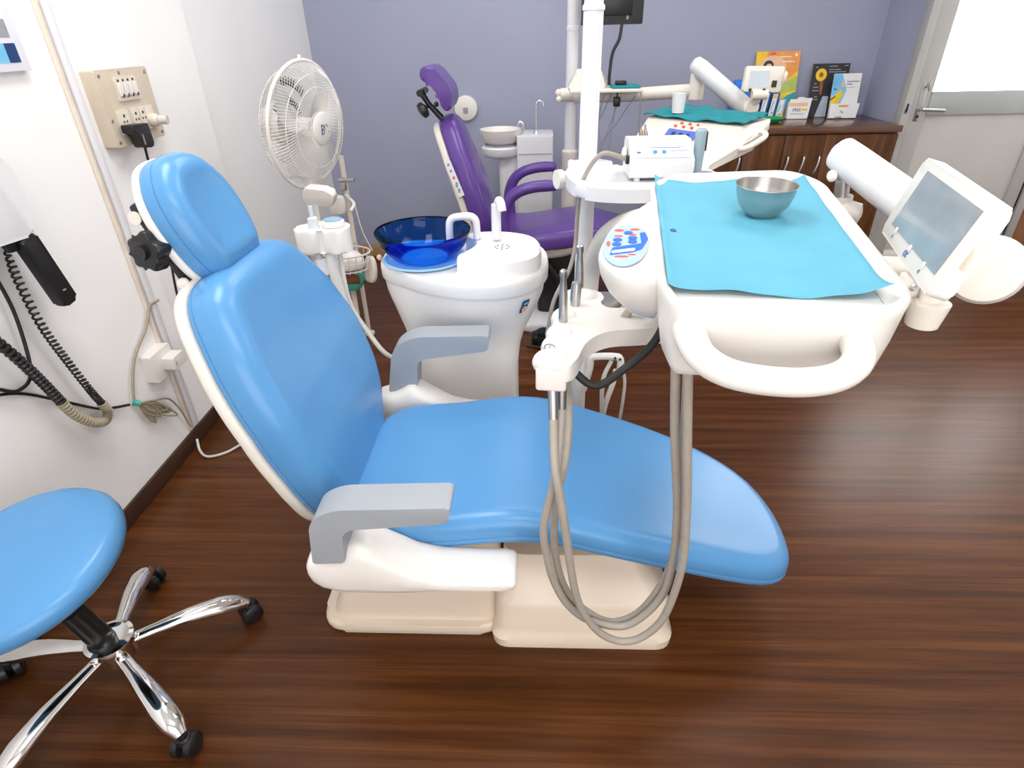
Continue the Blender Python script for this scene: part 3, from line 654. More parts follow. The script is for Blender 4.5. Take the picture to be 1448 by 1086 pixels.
for cx_, r_ in ((0.155, 0.0042), (0.164, 0.0035)):
    lg.tube([fvf(cx_ + r_ * 1.25 * cos(a), 0.009 + r_ * sin(a), 0.0008) for a in [radians(45 + 27 * k) for k in range(11)]], 0.0006, 6)
obj('logo', lg, LABELB, fv, label='small blue ring logo')
obj('edge_socket', M().box(fvf(0.3095, 0.06, -0.013), (0.003, 0.03, 0.02), 0.001, Matrix((fn, e2, e1)).transposed()), BEIGEL, fv)
obj('stalk', M().tube([(0.556, 0.80, 1.10), (0.56, 0.815, 1.13), fvf(0.255, 0.02, -0.03)], 0.014, 12).box((0.548, 0.835, 1.118), (0.03, 0.04, 0.03), 0.006), CREAM, fv)
obj('cup_mount', M().lathe([(0.019, 1.068), (0.0215, 1.07), (0.027, 1.102), (0.0275, 1.106), (0.024, 1.108)], lambda a, b, c: (0.557 + a, 0.803 + b, c), 28), CREAM, fv)
obj('mount_screw', M().lathe([(0.005, 0), (0.005, 0.0015), (0.002, 0.003)], axis_frame((0.536, 0.815, 1.122), (-0.8, -0.5, 0.3)), 12), HSTEEL, fv)
# thick balance arm behind the screen
ba = thing('balance_arm', 'thick white balance arm running behind the tilted screen', 'support arm', (0.66, 1.3, 1.10))
obj('arm_tube', M().tube([(0.64, 1.36, 1.212), (0.643, 1.35, 1.21), (0.655, 1.32, 1.198), (0.76, 1.03, 1.098), (0.765, 1.01, 1.09)], [0.02, 0.034, 0.036, 0.039, 0.03], 24), COOLW, ba)
obj('elbow_joint', M().lathe([(0.03, -0.03), (0.052, -0.027), (0.058, -0.015), (0.058, 0.018), (0.052, 0.026), (0.035, 0.03)], axis_frame((0.768, 1.0, 1.08), (-0.55, -0.8, 0.25)), 36), CREAM, ba)
obj('lower_link', M().tube([(0.765, 1.015, 1.075), (0.70, 1.06, 1.062), (0.60, 1.10, 1.055)], 0.018, 14, 4), CREAM, ba)
obj('pivot_post', M().tube([(0.648, 1.325, 1.165), (0.654, 1.325, 1.122)], 0.015, 18), HSTEEL, ba, label='steel pivot post')
obj('pivot_collar', M().tube([(0.655, 1.325, 1.128), (0.657, 1.325, 1.112)], 0.022, 18), WHITE, ba)
obj('pivot_knob', M().lathe([(0.006, -0.022), (0.02, -0.018), (0.024, 0), (0.02, 0.018), (0.006, 0.022)], axis_frame((0.672, 1.305, 1.098), (0.8, -0.5, 0)), 20), WHITE, ba)
obj('bolt', M().lathe([(0.011, 0), (0.012, 0.004), (0.007, 0.008)], axis_frame((0.622, 1.318, 1.172), (-0.8, -0.5, 0)), 16), WHITE, ba)

# ================================================================== pole of the near unit, its shelf and the scaler
PX, PY = 0.152, 1.90
pole = thing('unit_pole', 'tall white pole standing just right of the white cuspidor', 'pole', (PX, PY, 0))
def pfr(a, b, c): return (PX + a, PY + b, c)
obj('pole_tube', M().lathe([(0.0275, 0.02), (0.0275, 1.495), (0.026, 1.50), (0.026, 2.3)], pfr, 32), COOLW, pole)
obj('pole_collar', M().lathe([(0.0275, 1.49), (0.0305, 1.492), (0.0305, 1.502), (0.0265, 1.506)], pfr, 32), COOLW, pole)
obj('pole_foot', M().lathe([(0.07, 0), (0.07, 0.012), (0.05, 0.03), (0.035, 0.05)], pfr, 32), WHITE, pole)
obj('clamp', M().prism(rrect(PX - 0.055, PX + 0.075, PY - 0.045, PY + 0.045, 0.03), 1.025, 1.10, None, 0.008), COOLW, pole)
obj('clamp_knob', M().tube([(PX - 0.055, PY - 0.02, 1.058), (PX - 0.078, PY - 0.03, 1.058)], 0.022, 20).tube([(PX - 0.078, PY - 0.03, 1.058), (PX - 0.095, PY - 0.037, 1.058)], 0.028, 20).box((PX - 0.05, PY - 0.01, 1.085), (0.02, 0.02, 0.05), 0.008), WHITE, pole)
shf = smooth2d([(0.13, 1.94), (0.09, 1.86), (0.085, 1.74), (0.115, 1.635), (0.19, 1.585), (0.30, 1.578), (0.43, 1.60), (0.50, 1.66), (0.505, 1.80), (0.45, 1.87), (0.33, 1.88), (0.25, 1.895), (0.20, 1.93)], 5)
obj('shelf', M().prism(shf, 1.055, 1.09, None, 0.012, 4), COOLW, pole, label='white rounded shelf plate')
# scaler box on that shelf
sc0 = thing('ultrasonic_scaler', 'white tabletop scaler box with blue buttons on the pole shelf', 'dental scaler', (0.335, 1.73, 1.09))
obj('housing', M().prism(rounded([(0, 0.012), (0, 0.053), (0.055, 0.098), (0.15, 0.098), (0.15, 0.008), (0.006, 0.008)], [0.008, 0.014, 0.014, 0.02, 0.008, 0.006], 4), 0.248, 0.415, lambda a, b, c: Vector((c, 1.665 + a, 1.09 + b)), 0.008), COOLW, sc0)
sp = frame((0.332, 1.665 + 0.0275, 1.09 + 0.0755 + 0.0010), (1, 0, 0), (0, 0.774, 0.633))
pan = obj('control_strip', M().prism(rrect(-0.076, 0.076, -0.026, 0.018, 0.004), 0, 0.001, sp), mat('pale_lilac_label', (0.70, 0.72, 0.85), 0.4, var=0.05, scale=60), sc0, label='pale lilac control strip')
for x_ in (-0.018, 0.006):
    obj('button', M().prism(el(0.006, 0.006, x_, -0.008, 18), 0.001, 0.0022, sp), mat('button_blue', (0.05, 0.25, 0.6), 0.4), pan, label='round blue button')
obj('print_line', M().prism(rrect(-0.03, 0.05, 0.006, 0.0075, 0.0005), 0.001, 0.0015, sp), LABELB, pan)
obj('print_line', M().prism(rrect(-0.066, -0.056, -0.012, -0.006, 0.001), 0.001, 0.0015, sp), mat('print_violet', (0.2, 0.08, 0.4), 0.5), pan)
tt = M()
for i in range(14): tt.box(sp(0.024 + i * 0.0035, -0.004 + 0.001 * (i % 3 == 0), 0.0012), (0.0026, 0.003, 0.0008))
for i in range(6): tt.box(sp(0.026 + i * 0.0035, -0.015, 0.0012), (0.0024, 0.002, 0.0008))
for i in range(5): tt.box(sp(0.046 + i * 0.004, 0.012, 0.0012), (0.003, 0.003, 0.0008))
for i in range(8): tt.box(sp(-0.072 + i * 0.0035, 0.012, 0.0012), (0.0024, 0.0012, 0.0008))
obj('lettering', tt, INKG, pan, label='fine grey-blue lettering')
for x_ in (0.27, 0.40):
    for y_ in (1.68, 1.80): obj('foot', M().lathe([(0.009, 1.089), (0.009, 1.10)], lambda a, b, c, x_=x_, y_=y_: (x_ + a, y_ + b, c), 14), COOLW, sc0)
obj('cord_socket', M().box((0.243, 1.70, 1.142), (0.008, 0.02, 0.022), 0.002), BLACK, sc0, label='black cord socket')
obj('side_grip', M().lathe([(0.012, 0), (0.020, 0.004), (0.016, 0.012), (0.004, 0.015)], axis_frame((0.247, 1.74, 1.15), (-1, 0, 0)), 18), COOLW, sc0)
obj('scaler_cord', M().tube([(0.240, 1.70, 1.143), (0.21, 1.68, 1.156), (0.175, 1.68, 1.162), (0.145, 1.69, 1.13), (0.122, 1.71, 1.07), (0.115, 1.72, 0.98), (0.112, 1.72, 0.90), (0.095, 1.70, 0.83), (0.05, 1.68, 0.74), (0.03, 1.69, 0.62)], 0.0062, 10, 6), HOSE, sc0, label='grey cord looping down')
cl = thing('curing_light', 'slim grey-blue curing light standing upright right of the scaler box', 'curing light', (0.452, 1.75, 1.09))
obj('body', M().tube([(0.449, 1.75, 1.09), (0.449, 1.75, 1.13), (0.446, 1.75, 1.15), (0.446, 1.75, 1.205), (0.446, 1.75, 1.21)], [0.010, 0.011, 0.015, 0.016, 0.011], 20), mat('grey_blue_plastic', (0.34, 0.46, 0.53), 0.25, var=0.04), cl)
obj('back_strip', M().box((0.4615, 1.748, 1.178), (0.004, 0.014, 0.05), 0.002), BLACK, cl)
obj('cradle', M().prism(el(0.04, 0.025, 0.46, 1.75), 1.09, 1.094), HSTEEL, cl)
one('spare_cord', M().tube([(0.455, 1.735, 1.095), (0.49, 1.70, 1.096), (0.515, 1.68, 1.094), (0.53, 1.67, 1.07)], 0.003, 8, 5), HSTEEL, 'thin pale cord trailing off the pole shelf edge', 'cord', (0.48, 1.71, 1.09))
# white hanger low on the pole with hoses
hg = thing('hose_hanger', 'white clip hanger low on the pole with clear hoses hanging', 'hose hanger', (0.24, 1.86, 0.40))
obj('hanger_arm', M().tube([(0.17, 1.88, 0.30), (0.187, 1.86, 0.40), (0.19, 1.855, 0.445), (0.21, 1.85, 0.455), (0.27, 1.85, 0.455), (0.292, 1.85, 0.445), (0.295, 1.85, 0.40)], 0.013, 12, 4), WHITE, hg)
obj('clip_dot', M().ball((0.272, 1.836, 0.455), 0.005, 10).ball((0.290, 1.837, 0.45), 0.005, 10), BLACK, hg)
obj('hose', M().tube([(0.28, 1.85, 0.40), (0.272, 1.85, 0.34), (0.25, 1.85, 0.25), (0.235, 1.86, 0.12), (0.2, 1.88, 0.01)], 0.010, 10, 5), WHITE, hg)
obj('hose', M().tube([(0.262, 1.85, 0.44), (0.235, 1.84, 0.36), (0.24, 1.84, 0.2), (0.25, 1.84, 0.02)], 0.008, 10, 5), PALEHOSE, hg)
obj('hose', M().tube([(0.29, 1.86, 0.42), (0.315, 1.86, 0.36), (0.315, 1.86, 0.25), (0.30, 1.87, 0.02)], 0.006, 10, 5), PALEHOSE, hg)

# ================================================================== cuspidor of the near unit
cu = thing('cuspidor', 'white cuspidor unit with a deep blue glass bowl behind the blue chair', 'cuspidor', (-0.25, 1.93, 0))
def polar(poly, n=96, c=None):
    cx, cy = c or (-0.25, 1.93); o = []
    for k in range(n):
        a = 2 * pi * k / n; dx, dy = cos(a), sin(a); best = 0
        for i in range(len(poly)):
            x1, y1 = poly[i - 1][0] - cx, poly[i - 1][1] - cy; x2, y2 = poly[i][0] - cx, poly[i][1] - cy
            ex, ey = x2 - x1, y2 - y1; den = dx * ey - dy * ex
            if abs(den) < 1e-12: continue
            t = (x1 * ey - y1 * ex) / den; u = (x1 * dy - y1 * dx) / den
            if -1e-9 <= u <= 1 + 1e-9 and t > best: best = t
        o.append((cx + dx * best, cy + dy * best))
    return o
topo = polar(rounded([(-0.53, 1.87), (-0.37, 1.745), (-0.22, 1.685), (-0.06, 1.70), (0.035, 1.82), (0.035, 2.0), (-0.02, 2.12), (-0.48, 2.13), (-0.535, 2.05)], [0.06, 0.08, 0.1, 0.1, 0.08, 0.06, 0.06, 0.06, 0.05], 6))
boto = polar(rrect(-0.445, -0.075, 1.82, 2.09, 0.07, 8))
def mixr(k, z, d=1.0): return [(-0.25 + (a0 + (a1 - a0) * k + 0.25) * d, 1.93 + (b0 + (b1 - b0) * k - 1.93) * d, z) for (a0, b0), (a1, b1) in zip(boto, topo)]
obj('body', M().loft([mixr(0, 0), mixr(0.0, 0.30), mixr(0.05, 0.42), mixr(0.14, 0.50), mixr(0.30, 0.56), mixr(0.52, 0.61), mixr(0.72, 0.66), mixr(0.86, 0.70), mixr(0.92, 0.745)]), CUSPW, cu)
obj('rim_band', M().loft([mixr(1, 0.735, 0.95), mixr(1, 0.737, 0.985), mixr(1, 0.744, 1.0), mixr(1, 0.775, 1.005), mixr(1, 0.787, 1.0), mixr(1, 0.793, 0.985), mixr(1, 0.793, 0.9)]), CUSPW, cu)
deck = polar(rounded([(-0.262, 1.79), (-0.19, 1.735), (-0.10, 1.722), (0.0, 1.77), (0.018, 1.88), (-0.01, 2.0), (-0.12, 2.06), (-0.235, 2.05), (-0.255, 2.0), (-0.20, 1.94), (-0.215, 1.86)], [0.02, 0.06, 0.08, 0.08, 0.08, 0.08, 0.06, 0.03, 0.03, 0.05, 0.05], 6), 96, (-0.105, 1.90))
def dring(d, z):
    cx, cy = -0.105, 1.90; return [(cx + (a - cx) * d, cy + (b - cy) * d, z) for a, b in deck]
obj('raised_deck', M().loft([dring(1.01, 0.785), dring(1.0, 0.83), dring(0.985, 0.842), dring(0.94, 0.847), dring(0.60, 0.847), dring(0.56, 0.844), dring(0.3, 0.843)]), CUSPW, cu)
dh = M()
for i in range(9):
    a = i * 2 * pi / 8; r_ = 0.016 if i < 8 else 0
    dh.prism(el(0.0035, 0.0035, -0.115 + r_ * 1.4 * cos(a), 1.885 + r_ * 1.4 * sin(a), 10), 0.8425, 0.8440)
obj('drain_holes', dh, INK, cu, label='ring of small dark drain holes')
bw = Vector((-0.378, 1.915, 0.783))
gp = [(0.001, 0.003), (0.04, 0.004), (0.07, 0.012), (0.105, 0.035), (0.135, 0.068), (0.152, 0.105), (0.155, 0.112), (0.1565, 0.114), (0.159, 0.112), (0.157, 0.104), (0.140, 0.064), (0.110, 0.030), (0.074, 0.006), (0.042, -0.002), (0.001, -0.003)]
obj('glass_bowl', M().lathe(gp, lambda a, b, c: (bw.x + a, bw.y + b, bw.z + c), 64), BLUEGLASS, cu, label='transparent deep blue glass bowl', sharp=70)
obj('bowl_seat', M().lathe([(0.001, 0.775), (0.09, 0.775), (0.10, 0.779), (0.125, 0.806), (0.135, 0.808), (0.14, 0.803)], lambda a, b, c: (bw.x + a, bw.y + b, c - 0.003), 48), LIGHTBLUE, cu, label='pale blue seat ring under the bowl')
obj('bowl_drain', M().lathe([(0.001, 0.793), (0.02, 0.793), (0.027, 0.791), (0.028, 0.789)], lambda a, b, c: (bw.x + a, bw.y + b, c), 24), mat('drain_steel_blue', (0.2, 0.35, 0.45), 0.3, 0.5), cu)
obj('rinse_spout', M().tube([(-0.203, 1.955, 0.85), (-0.203, 1.955, 0.895), (-0.207, 1.954, 0.915), (-0.225, 1.953, 0.926), (-0.27, 1.95, 0.924), (-0.287, 1.949, 0.915), (-0.293, 1.948, 0.895), (-0.294, 1.948, 0.845)], 0.0125, 14, 4), COOLW, cu, label='white bent rinse spout')
obj('cup_filler', M().tube([(-0.137, 1.95, 0.852), (-0.136, 1.95, 0.93), (-0.135, 1.95, 0.965)], 0.016, 16).box((-0.136, 1.95, 0.95), (0.022, 0.03, 0.04), 0.008).tube([(-0.132, 1.955, 0.955), (-0.124, 1.94, 0.978), (-0.117, 1.91, 0.975), (-0.113, 1.90, 0.955)], 0.0145, 14, 3), COOLW, cu, label='white cup filler tap')
obj('plug', M().ball((-0.53, 1.905, 0.805), 0.010), PEACH, cu)
stf = frame((-0.043, 1.757, 0.690), (0.62, 0.78, 0), (0.31, -0.26, 1))
stk = obj('sticker', M().prism(rrect(-0.016, 0.016, -0.024, 0.024, 0.001), 0.001, 0.003, stf), DKBLUE, cu, label='small navy sticker')
obj('sticker_print', M().box(stf(-0.006, -0.010, 0.0035), (0.006, 0.004, 0.016)).box(stf(0.006, -0.010, 0.0035), (0.006, 0.004, 0.016)).box(stf(0, -0.002, 0.0035), (0.012, 0.003, 0.004)), PEACH, stk)
obj('sticker_print', M().box(stf(-0.005, 0.013, 0.0035), (0.005, 0.003, 0.006)).box(stf(0.004, 0.013, 0.0035), (0.006, 0.003, 0.006)), SKYP, stk)

# suction rack beside it on an arm
su = thing('suction_rack', 'white suction holder block with a grey-blue cap behind the blue backrest', 'suction holder', (-0.65, 1.75, 0.6))
obj('block', M().prism(rounded([(-0.735, 1.74), (-0.715, 1.70), (-0.66, 1.695), (-0.645, 1.715), (-0.625, 1.695), (-0.58, 1.70), (-0.56, 1.73), (-0.575, 1.80), (-0.64, 1.82), (-0.71, 1.80)], [0.02, 0.02, 0.02, 0.012, 0.02, 0.03, 0.03, 0.03, 0.03, 0.03], 5), 0.885, 0.955, None, 0.007), WHITE, su)
obj('cap_ring', M().lathe([(0.03, 0.955), (0.034, 0.957), (0.034, 0.97), (0.028, 0.973)], lambda a, b, c: (-0.615 + a, 1.755 + b, c), 28), WHITE, su)
obj('cap', M().lathe([(0.027, 0.97), (0.027, 0.976), (0.02, 0.978)], lambda a, b, c: (-0.615 + a, 1.755 + b, c), 28), CAPBLUE, su, label='grey-blue cap')
obj('saliva_ejector', M().tube([(-0.668, 1.735, 0.955), (-0.668, 1.735, 0.985), (-0.6685, 1.735, 0.988)], [0.017, 0.015, 0.011], 16).tube([(-0.668, 1.735, 0.985), (-0.667, 1.735, 1.02)], 0.006, 10), mat('pale_grey_plastic', (0.60, 0.64, 0.67), 0.35, var=0.03), su)
obj('tube', M().tube([(-0.632, 1.735, 0.90), (-0.632, 1.73, 0.83), (-0.622, 1.73, 0.73), (-0.615, 1.73, 0.62), (-0.62, 1.74, 0.40), (-0.62, 1.78, 0.12)], 0.018, 14, 5), WHITE, su)
obj('tube', M().tube([(-0.668, 1.725, 0.90), (-0.662, 1.72, 0.84), (-0.650, 1.715, 0.74), (-0.65, 1.71, 0.6), (-0.66, 1.74, 0.35)], 0.012, 12, 5), mat('cool_grey_hose', (0.50, 0.53, 0.55), 0.4, var=0.03), su)
obj('collar', M().tube([(-0.664, 1.721, 0.865), (-0.657, 1.719, 0.815)], 0.018, 14), COOLW, su)
obj('tube', M().tube([(-0.712, 1.73, 0.90), (-0.70, 1.72, 0.82), (-0.69, 1.71, 0.72), (-0.69, 1.72, 0.4)], 0.014, 12, 5), BEIGEL, su)
obj('rack_arm', M().tube([(-0.62, 1.78, 0.90), (-0.61, 1.76, 0.715), (-0.562, 1.75, 0.605), (-0.503, 1.75, 0.513), (-0.44, 1.83, 0.46)], 0.008, 12, 5), WHITE, su)

# ================================================================== pedestal fan
FC = Vector((-0.950, 2.6, 1.128)); fd = Vector((0.955, -0.28, -0.10)).normalized()
fu = fd.cross(Vector((0, 0, 1))).normalized(); fw_ = fu.cross(fd)
ff = frame(FC, fu, fw_, fd)
fan = thing('pedestal_fan', 'white pedestal fan with a round wire cage by the left wall', 'fan', (-1.0, 2.63, 0))
FR = 0.242
def grille(sign, depth, r0, n, wr):
    m = M()
    for k in range(n):
        a = 2 * pi * k / n; pts = []
        for j in range(6):
            t = j / 5; r = r0 + (FR - r0) * t
            z = sign * depth * math.sqrt(max(0, 1 - ((r - r0 * 0.5) / (FR - r0 * 0.5)) ** 2))
            aa = a + 0.22 * (1 - t) * (1 if sign > 0 else -1)
            pts.append(ff(r * cos(aa), r * sin(aa), z))
        m.tube(pts, wr, 4)
    for rr_ in ((0.5, 0.75) if sign > 0 else (0.45, 0.8)):
        r = r0 + (FR - r0) * rr_; z = sign * depth * math.sqrt(max(0, 1 - ((r - r0 * 0.5) / (FR - r0 * 0.5)) ** 2))
        m.tube([ff(r * cos(2 * pi * i / 48), r * sin(2 * pi * i / 48), z) for i in range(48)], wr * 1.5, 5, closed=True)
    return m
obj('front_grille', grille(1, 0.075, 0.062, 110, 0.0011), FANW, fan)
obj('rear_grille', grille(-1, 0.115, 0.075, 110, 0.0011), FANW, fan)
obj('cage_rim', M().tube([ff(FR * cos(2 * pi * i / 72), FR * sin(2 * pi * i / 72), 0) for i in range(72)], 0.0075, 10, closed=True), FANW, fan)
obj('rim_clip', M().box(ff(0, FR + 0.008, 0), (0.012, 0.012, 0.022), 0.003), FANW, fan)
bd_ = obj('badge', M().lathe([(0.064, 0.060), (0.066, 0.070), (0.062, 0.078), (0.05, 0.083), (0.02, 0.085), (0.001, 0.0855)], ff, 40), FANW, fan, label='round white centre badge')
bl_ = M()
bl_.tube([ff(0.020 + 0.0 * t, -0.018 + 0.036 * t / 6, 0.0858) for t in range(7)], 0.0018, 6)
for cy_ in (0.009, -0.009): bl_.tube([ff(0.020 - 0.017 * sin(pi * t / 8), cy_ + 0.009 * cos(pi * t / 8), 0.0855) for t in range(9)], 0.0018, 6)
bl_.tube([ff(-0.012 - 0.011 * cos(2 * pi * t / 16), 0.006 + 0.011 * sin(2 * pi * t / 16), 0.0845) for t in range(12)], 0.0016, 6).ball(ff(-0.030, -0.012, 0.083), 0.003, 8)
obj('badge_logo', bl_, DKBLUE, bd_, label='blue logo')
for k in range(3):
    a0 = k * 2 * pi / 3 + 0.5; rings = []
    for j in range(9):
        t = j / 8; r = 0.035 + 0.165 * t; wdt = radians(30 + 50 * math.sin(pi * min(1, 0.25 + t * 0.6))) * (1 - 0.35 * t * t)
        fr1, fr2 = [], []
        for i in range(9):
            s_ = i / 8; a = a0 + (s_ - 0.5) * wdt + 0.25 * t; z = -0.02 + 0.06 * (0.5 - s_) * (1 - 0.3 * t)
            fr1.append(ff(r * cos(a), r * sin(a), z + 0.0012)); fr2.append(ff(r * cos(a), r * sin(a), z - 0.0012))
        rings.append(fr1 + fr2[::-1])
    obj('blade', M().loft(rings), FANB, fan)
obj('blade_hub', M().lathe([(0.034, -0.03), (0.036, 0.02), (0.03, 0.03), (0.001, 0.033)], ff, 28), FANW, fan)
obj('motor_housing', M().lathe([(0.075, -0.085), (0.078, -0.10), (0.075, -0.15), (0.066, -0.18), (0.045, -0.20), (0.001, -0.205)], ff, 36), FANW, fan)
for rr_, a1, a2, n in ((0.085, 40, 250, 26), (0.16, 80, 150, 12)):
    vs = M()
    for i in range(n):
        a = radians(a1 + (a2 - a1) * i / n); vs.box(ff(rr_ * cos(a), rr_ * sin(a), -0.09), (0.005, 0.004, 0.034), 0, Matrix((fu, fd, fu * cos(a) + fw_ * sin(a))).transposed())
    obj('motor_vent', vs, INK, fan, label='dark slots behind the blades')
mc = ff(0, 0, -0.13)
obj('neck', M().box((mc.x, mc.y, 1.03), (0.06, 0.06, 0.1), 0.015), FANW, fan)
obj('control_box', M().prism(rounded([(-0.072, -0.03), (0.06, -0.03), (0.075, 0.02), (0.05, 0.045), (-0.06, 0.045), (-0.075, 0.01)], 0.012, 4), -0.02, 0.02, frame((-0.910, 2.50, 0.868), (0.95, -0.25, -0.05), (0.1, -0.35, 0.93)), 0.008), WHITE, fan, label='white slanted control box')
obj('column', M().tube([(mc.x + 0.03, mc.y - 0.03, 1.0), (-1.0, 2.63, 0.95), (-0.995, 2.62, 0.03)], [0.02, 0.024, 0.024], 20), FANW, fan)
obj('foot', M().lathe([(0.135, 0), (0.135, 0.012), (0.12, 0.028), (0.05, 0.045), (0.03, 0.06)], lambda a, b, c: (-0.995 + a, 2.60 + b, c), 48), FANW, fan)
# accessory stand with a wire basket
sd = thing('basket_stand', 'thin metal stand with clamp and wire basket right of the fan', 'stand', (-0.945, 2.97, 0))
obj('post', M().tube([(-0.945, 2.97, 0.01), (-0.945, 2.97, 0.95)], 0.012, 14), BEIGEL, sd)
obj('foot', M().lathe([(0.03, 0), (0.03, 0.012), (0.014, 0.02)], lambda a, b, c: (-0.945 + a, 2.97 + b, c), 32), BEIGEL, sd)
obj('clamp', M().tube([(-0.965, 2.94, 0.842), (-0.885, 2.93, 0.846)], 0.009, 12).box((-0.95, 2.95, 0.822), (0.03, 0.03, 0.06), 0.006), HSTEEL, sd)
obj('side_arm', M().tube([(-0.945, 2.95, 0.77), (-0.89, 2.88, 0.745), (-0.90, 2.84, 0.72)], 0.008, 10, 4).box((-0.965, 2.86, 0.745), (0.075, 0.06, 0.09), 0.02), FANW, sd)
obj('pull_cable', M().tube([(-0.88, 2.86, 0.74), (-0.86, 2.85, 0.62), (-0.825, 2.85, 0.52)], 0.003, 8, 4), PALEHOSE, sd)
bk = M()
for z_, k_ in ((0.53, 1.0), (0.49, 0.96), (0.45, 0.9)):
    bk.tube([(-0.965 + 0.14 * k_ * cos(2 * pi * i / 32), 2.80 + 0.10 * k_ * sin(2 * pi * i / 32), z_) for i in range(32)], 0.0045 if z_ > 0.52 else 0.0025, 6, closed=True)
for i in range(22):
    a = 2 * pi * i / 22; bk.tube([(-0.965 + 0.14 * cos(a), 2.80 + 0.10 * sin(a) , 0.53), (-0.965 + 0.12 * cos(a), 2.80 + 0.085 * sin(a), 0.44), (-0.965, 2.80, 0.435)], 0.0018, 5)
bk.tube([(-0.945, 2.958, 0.53), (-0.955, 2.90, 0.53)], 0.005, 8)
obj('wire_basket', bk, PALEHOSE, sd)
tw = M().pillow(smooth2d([(-1.07, 2.77), (-0.97, 2.73), (-0.87, 2.78), (-0.88, 2.85), (-0.98, 2.87), (-1.06, 2.84)], 4), lambda a, b, h: Vector((a, b, 0.445 + h + 0.01 * sin(a * 60) * (h > 0.03))), 0.075, 0.03, 0.012, 8)
one('folded_towel', tw, WHITE, 'crumpled white towel in the wire basket', 'towel', (-0.97, 2.8, 0.44))
gt = thing('green_tray', 'sea-green tray with tan packets low behind the suction tubes', 'tray', (-0.95, 2.845, 0.33))
obj('dish', M().loft([[(a, b, z) for a, b in rrect(-1.01 - d * 0.5, -0.905 + d, 2.785 - d, 2.90 + d, 0.03)] for z, d in ((0.33, -0.015), (0.332, 0.0), (0.375, 0.025), (0.378, 0.025), (0.374, 0.021), (0.338, -0.004), (0.337, -0.03))]), GREENG, gt)
obj('support_post', M().tube([(-0.955, 2.845, 0.0), (-0.955, 2.845, 0.332)], 0.014, 12), BEIGEL, gt)
one('paper_packet', M().box((-0.955, 2.845, 0.373), (0.08, 0.08, 0.05), 0.012, Matrix.Rotation(0.5, 3, 'Z') @ Matrix.Rotation(0.15, 3, 'X')), BROWNP, 'brown paper packet in the sea-green tray', 'packet', (-0.955, 2.845, 0.345))
one('plastic_bag', M().pillow(smooth2d([(-0.03, -0.06), (0.02, -0.065), (0.035, 0.0), (0.02, 0.06), (-0.02, 0.06), (-0.035, 0.0)], 4), frame((-0.835, 2.84, 0.43), (0.9, -0.4, 0), (0.05, 0.1, 1)), 0.03, 0.014, 0.004, 6), BEIGEL, 'small tan plastic bag hanging from the wire basket', 'bag', (-0.835, 2.84, 0.37))
# ================================================================== things on the left wall
sb = thing('switch_board', 'beige switch board box on the white wall above the headrest', 'switch board', (LW, 2.21, 1.255))
def wl(y, z, d=0): return Vector((LW + d, y, z))
wf = frame((LW, 2.16, 1.257), (0, 1, 0), (0, 0, 1), (1, 0, 0))
obj('box', M().prism(rrect(-0.145, 0.142, -0.112, 0.114, 0.006), 0.0, 0.045, wf, 0.006), BEIGE, sb)
sp1 = obj('switch_plate', M().prism(rrect(-0.062, 0.052, 0.020, 0.090, 0.003), 0.045, 0.052, wf, 0.002), BEIGEL, sb)
for k in range(4):
    x_ = -0.046 + k * 0.027
    obj('rocker_switch', M().prism(rrect(x_ - 0.010, x_ + 0.010, 0.034, 0.074, 0.003), 0.052, 0.057, wf, 0.002), WHITE, sp1)
    obj('indicator', M().prism(el(0.0035, 0.004, x_ - 0.002, 0.080, 10), 0.052, 0.0545, wf), INK, sp1)
    obj('indicator', M().prism(el(0.0045, 0.0055, x_ + 0.001, 0.036, 10), 0.052, 0.0578, wf), INK, sp1)
for k, (x_, wd) in enumerate(((-0.072, 0.058), (-0.005, 0.036), (0.036, 0.028), (0.078, 0.048))):
    so = obj('socket_plate', M().prism(rrect(x_ - wd / 2, x_ + wd / 2, -0.078, -0.005, 0.003), 0.045, 0.051, wf, 0.002), BEIGEL, sb)
    if k < 3: obj('pin_hole', M().prism(el(0.004, 0.005, x_, -0.022, 10), 0.051, 0.0525, wf).prism(el(0.003, 0.0035, x_ - 0.008, -0.040, 10), 0.051, 0.0525, wf).prism(el(0.003, 0.0035, x_ + 0.008, -0.040, 10), 0.051, 0.0525, wf), INK, so)
for x_, z_ in ((-0.125, 0.098), (-0.02, 0.102), (0.125, 0.098), (-0.13, -0.03), (-0.128, -0.098), (0.125, -0.095)):
    obj('screw', M().lathe([(0.006, 0.045), (0.0055, 0.047), (0.001, 0.048)], lambda a, b, c, x_=x_, z_=z_: wf(x_ + a, z_ + b, c), 12), HSTEEL, sb)
pg = thing('black_plug', 'black power plug with its cord in the beige switch board', 'plug', (LW + 0.05, 2.10, 1.17))
obj('plug_body', M().prism(rounded([(-0.112, -0.046), (-0.022, -0.050), (-0.022, -0.118), (-0.036, -0.126), (-0.072, -0.122), (-0.082, -0.078), (-0.112, -0.072)], 0.008, 3), 0.052, 0.095, wf, 0.006), BLACK, pg)
obj('plug_slot', M().prism(rrect(-0.078, -0.071, -0.112, -0.078, 0.002), 0.0953, 0.0965, wf), HSTEEL, pg)
obj('cord', M().tube([wf(-0.05, -0.12, 0.075), wf(-0.047, -0.15, 0.07), wf(-0.04, -0.24, 0.06), wf(-0.05, -0.42, 0.05), wf(-0.08, -0.60, 0.04), wf(-0.08, -0.70, 0.03)], 0.0045, 8, 6), BLACK, pg)
wp = thing('white_plug', 'small rounded white plug at the right end of the beige switch board', 'plug', (LW + 0.05, 2.23, 1.2))
obj('plug_body', M().lathe([(0.019, 0.05), (0.021, 0.056), (0.021, 0.07), (0.016, 0.078), (0.001, 0.08)], lambda a, b, c: wf(0.072 + a, -0.052 + b, c), 24), BEIGEL, wp)
